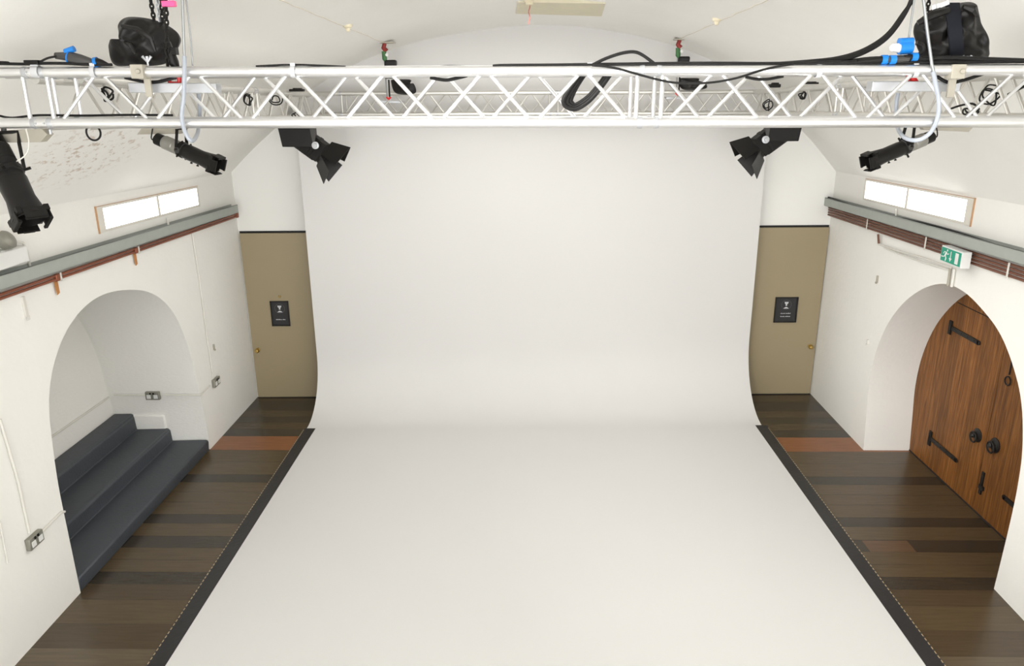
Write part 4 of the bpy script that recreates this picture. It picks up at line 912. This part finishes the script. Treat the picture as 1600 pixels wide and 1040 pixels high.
# connectors
def connector(pts, radii, mat, label, ring=None, cap=None, Y=YF+0.01, grp='blue and black connectors'):
    P = [F(x, y, Y) for x, y in pts]; root = thing('power_connector', label, 'connector', P[0], grp)
    b = MB(); b.tube(P, radii, 16); b.build('connector_body', M[mat], root)
    if ring:
        a, c, r = ring; b = MB(); b.tube([F(*a, Y), F(*c, Y)], r, 16); b.build('connector_ring', M['blue'], root)
    if cap:
        a, c, r = cap; b = MB(); b.tube([F(*a, Y), F(*c, Y)], r, 16); b.build('connector_cap', M['blue'], root)
connector([(87, 87), (104, 88), (110, 90), (128, 94), (146, 97)], [0.013, 0.017, 0.024, 0.022, 0.012], 'graphite', 'graphite power connector with blue ring on the left truss end', ring=((107.5, 89.5), (109.5, 90), 0.0255), cap=((102, 81), (116, 76), 0.012))
connector([(146, 98), (152, 97), (160, 98), (170, 101)], [0.016, 0.018, 0.012, 0.005], 'black', 'black plug with bright blue collar beside the graphite connector', ring=((148, 98), (153, 97.2), 0.021))
connector([(1391, 75), (1394, 74.5), (1408, 75)], [0.010, 0.017, 0.019], 'white', 'blue and white power connector left of the right chain bag', ring=((1405, 75), (1424, 74), 0.026), cap=((1404, 66), (1426, 65), 0.016), Y=YF+0.02)
connector([(1340, 96), (1376, 93), (1405, 92), (1436, 90)], [0.008, 0.014, 0.014, 0.010], 'black', 'black connector with a blue band lying on the right truss', ring=((1377, 93.2), (1386, 93), 0.018), Y=YF-0.006)
connector([(1386, 93), (1398, 93), (1420, 92)], [0.013, 0.012, 0.010], 'graphite', 'small dark plug with a light blue band on the right truss', ring=((1390, 93.2), (1399, 93), 0.0175), Y=YF-0.012)
connector([(1412, 90), (1428, 89), (1440, 91)], [0.010, 0.013, 0.010], 'black', 'small black plug with a blue band below the chain bag', ring=((1424, 88.8), (1433, 88.8), 0.016), Y=YF-0.010)
b = MB(); q0, q1 = F(40, 97.5, YT), F(62, 97.5, YT); b.obox((q0+q1)/2, ((q1.x-q0.x)/2, 0, 0), (0, 0.015, 0), (0, 0, 0.009)); tag(b.build('cable_coupler', M['black'], bevel=0.003), 'flat black in-line coupler strapped to the left truss end', 'connector')
# hook and loop ties round the top chord
def tie(px, py, label, lean=0, h=RT+0.0022, w_=0.012):
    c = F(px, py, YF); b = MB(); r = h
    pts = [c+Vector((0, r*math.cos(a*PI/12), r*math.sin(a*PI/12))) for a in range(24)]
    vs = []; fs = []
    for p in pts: vs += [p+Vector((-w_, 0, 0)), p+Vector((w_, 0, 0))]
    inner = [c+(p-c)*0.94 for p in pts]
    for p in inner: vs += [p+Vector((-w_, 0, 0)), p+Vector((w_, 0, 0))]
    n = 24
    for i in range(n):
        j = (i+1) % n
        fs += [(2*i, 2*i+1, 2*j+1, 2*j), (2*n+2*i, 2*n+2*j, 2*n+2*j+1, 2*n+2*i+1), (2*i, 2*j, 2*n+2*j, 2*n+2*i), (2*i+1, 2*n+2*i+1, 2*n+2*j+1, 2*j+1)]
    b.raw(vs, fs); b.obox(c+Vector((0, 0, r+0.004)), (w_, 0, 0), (0, 0.010, 0), (0, 0, 0.006)); o = b.build('cable_tie', M['velcro'], smooth=50); recalc(o)
    tag(o, label, 'cable tie', 'grey cable ties on the top chord')
YC = lambda x: 112.5-(0.0 if x < 1000 else (x-1000)*0.008)
for px, lab in [(57, 'wide grey cable tie beside the flat black coupler'), (147, 'grey cable tie beside the blue collared plug at left'), (459, 'grey cable tie on the top chord over the short cable arc'), (921, 'grey cable tie where the cables fan out right of centre'), (1278, 'grey cable tie on the top chord under the sweeping thick cables'), (1429, 'grey cable tie just above the red hook at right')]:
    tie(px, F(px, 112, YF).z and 112, lab, w_=0.015 if px < 100 else 0.010)

# safety wires with clear hose loops
def hose(pts, Y, r, label, mat='hose', grp='clear hose loops'):
    P = [F(p[0], p[1], p[2]) for p in pts]; b = MB(); b.tube(spline(P, 6), r, 10); tag(b.build('safety_hose', M[mat]), label, 'hose', grp)
Yf = YF-RT-0.016
hose([(288, 88, YF-0.03), (288, 110, Yf), (287, 150, Yf), (284, 178, Yf), (286, 196, Yf), (292, 212, Yf), (300, 220, Yf+0.02), (307, 212, YF+0.10), (311, 196, YF+CC+0.05), (312, 170, YF+CC+0.05), (310, 146, YF+CC+0.05)], 0, 0.0085, 'clear grey hose loop hanging round the left truss by the silver spotlight')
hose([(1458, 112, YF-0.03), (1462, 130, Yf), (1467, 160, Yf), (1465, 184, Yf), (1456, 204, Yf), (1442, 216, Yf+0.01), (1426, 219, Yf+0.03), (1410, 212, YF+0.08), (1402, 196, YF+CC+0.05), (1400, 170, YF+CC+0.05), (1403, 145, YF+CC+0.05)], 0, 0.0085, 'clear grey hose loop hanging round the right truss by the silver spotlight')
def wire(pts, r, label, mat='wire'):
    P = [F(*p) for p in pts]; d = (P[0]-P[1]).normalized(); top = P[0]+d*((vz(P[0].x, P[0].y)-0.01-P[0].z)/d.z) if d.z > 0.2 else P[0]
    b = MB(); b.tube([top]+P, r, 8); tag(b.build('safety_wire', M[mat]), label, 'wire', 'steel safety wires')
wire([(285, 0, YF-0.03), (288, 90, YF-0.03)], 0.0055, 'thick steel safety wire dropping to the left hose')
wire([(291, 0, YF+0.04), (298, 60, YF+0.04), (301, 103, YF+0.04)], 0.0035, 'thin steel safety wire just right of the left hose')
wire([(1443, 0, YF-0.03), (1449, 50, YF-0.03), (1456, 100, YF-0.03), (1459, 112, YF-0.03)], 0.0062, 'thick steel safety wire crossing in front of the right chain bag')
wire([(1427, 10, YF+0.04), (1419, 66, YF+0.04)], 0.0040, 'thin steel safety wire rising from the blue connector at right')
b = MB(); b.tube(spline([F(40, 200, YQ-0.03), F(45, 222, YQ-0.03), (F(40, 242, YQ-0.03)), F(17, 257, YQ-0.05)], 6), 0.003, 6); tag(b.build('safety_wire', M['offwhite']), 'thin white safety wire looping to the large spotlight', 'wire', 'steel safety wires')
b = MB(); c = F(146, 207, YF+CC); b.tube([c+Vector((0.030*math.cos(a*PI/12), 0.004*math.cos(a*PI/12), 0.034*math.sin(a*PI/12))) for a in range(24)], 0.0045, 7, closed=True); tag(b.build('cable', M['rubber']), 'small black cable ring hanging under the left truss', 'cable', 'cable loops under the trusses')

# small loops of cable on the side trusses
def loop(px, py, Y, rx, rz, label, r=0.005, mat='rubber'):
    c = F(px, py, Y); b = MB(); pts = []; rr = random.Random(int(px)*7+int(py)); a = rr.random()*6
    for k in range(13):
        a += 0.75+rr.random()*0.75; q = 0.35+0.75*rr.random(); pts.append(c+Vector((rx*q*math.cos(a), (rr.random()-0.5)*0.05, rz*q*math.sin(a)-0.2*rz)))
    pts = spline(pts, 6)
    b.tube(pts, r, 6); tag(b.build('cable', M[mat]), label, 'cable', 'cable loops on the side trusses')
def lump(px, py, Y, sx, sz, label):
    c = F(px, py, Y); b = MB(); b.obox(c, (sx, 0, 0), (0, 0.03, 0), (0, 0, sz)); b.obox(c+Vector((sx*0.1, 0, sz*1.2)), (sx*0.6, 0, 0), (0, 0.025, 0), (0, 0, sz*0.6)); tag(b.build('adaptor_box', M['black'], bevel=0.006), label, 'adaptor', 'adaptor boxes on the side trusses')
lump(464, 141, 6.6, 0.06, 0.010, 'small black adaptor lying on the left side truss near the far corner')
lump(1210, 134, 6.6, 0.045, 0.014, 'small black adaptor lying on the right side truss near the far corner')
lump(1266, 130, 5.6, 0.05, 0.006, 'flat black adaptor on the right side truss')
loop(387, 153, 5.6, 0.03, 0.045, 'black cable bundle looped on the left side truss'); loop(430, 152, 6.1, 0.06, 0.05, 'larger black cable tangle on the left side truss towards the back')
loop(463, 178, 6.6, 0.035, 0.03, 'black cable knot on the lower chord of the left side truss'); loop(166, 145, 3.75, 0.03, 0.03, 'black cable loop on the left side truss nearest the front')
loop(1198, 163, 6.3, 0.045, 0.05, 'black cable loop hanging at the far end of the right side truss'); loop(1256, 146, 5.6, 0.03, 0.03, 'black cable loop high on the right side truss')
loop(1548, 146, 3.9, 0.05, 0.05, 'black cable loop on the right side truss nearest the front', 0.004); loop(1520, 172, 3.9, 0.04, 0.03, 'black cable loop low on the right side truss', 0.004)
cable([(1480, 172, 3.9), (1500, 165, 3.9), (1520, 162, 3.9), (1530, 171, 3.9)], 0.005, 'short black cable end on the right side truss', 'cable loops on the side trusses')
cable([(1575, 148, 3.8), (1590, 140, 3.8), (1600, 135, 3.8), (1615, 128, 3.8)], 0.007, 'black cable slanting up at the right edge', 'cable loops on the side trusses')
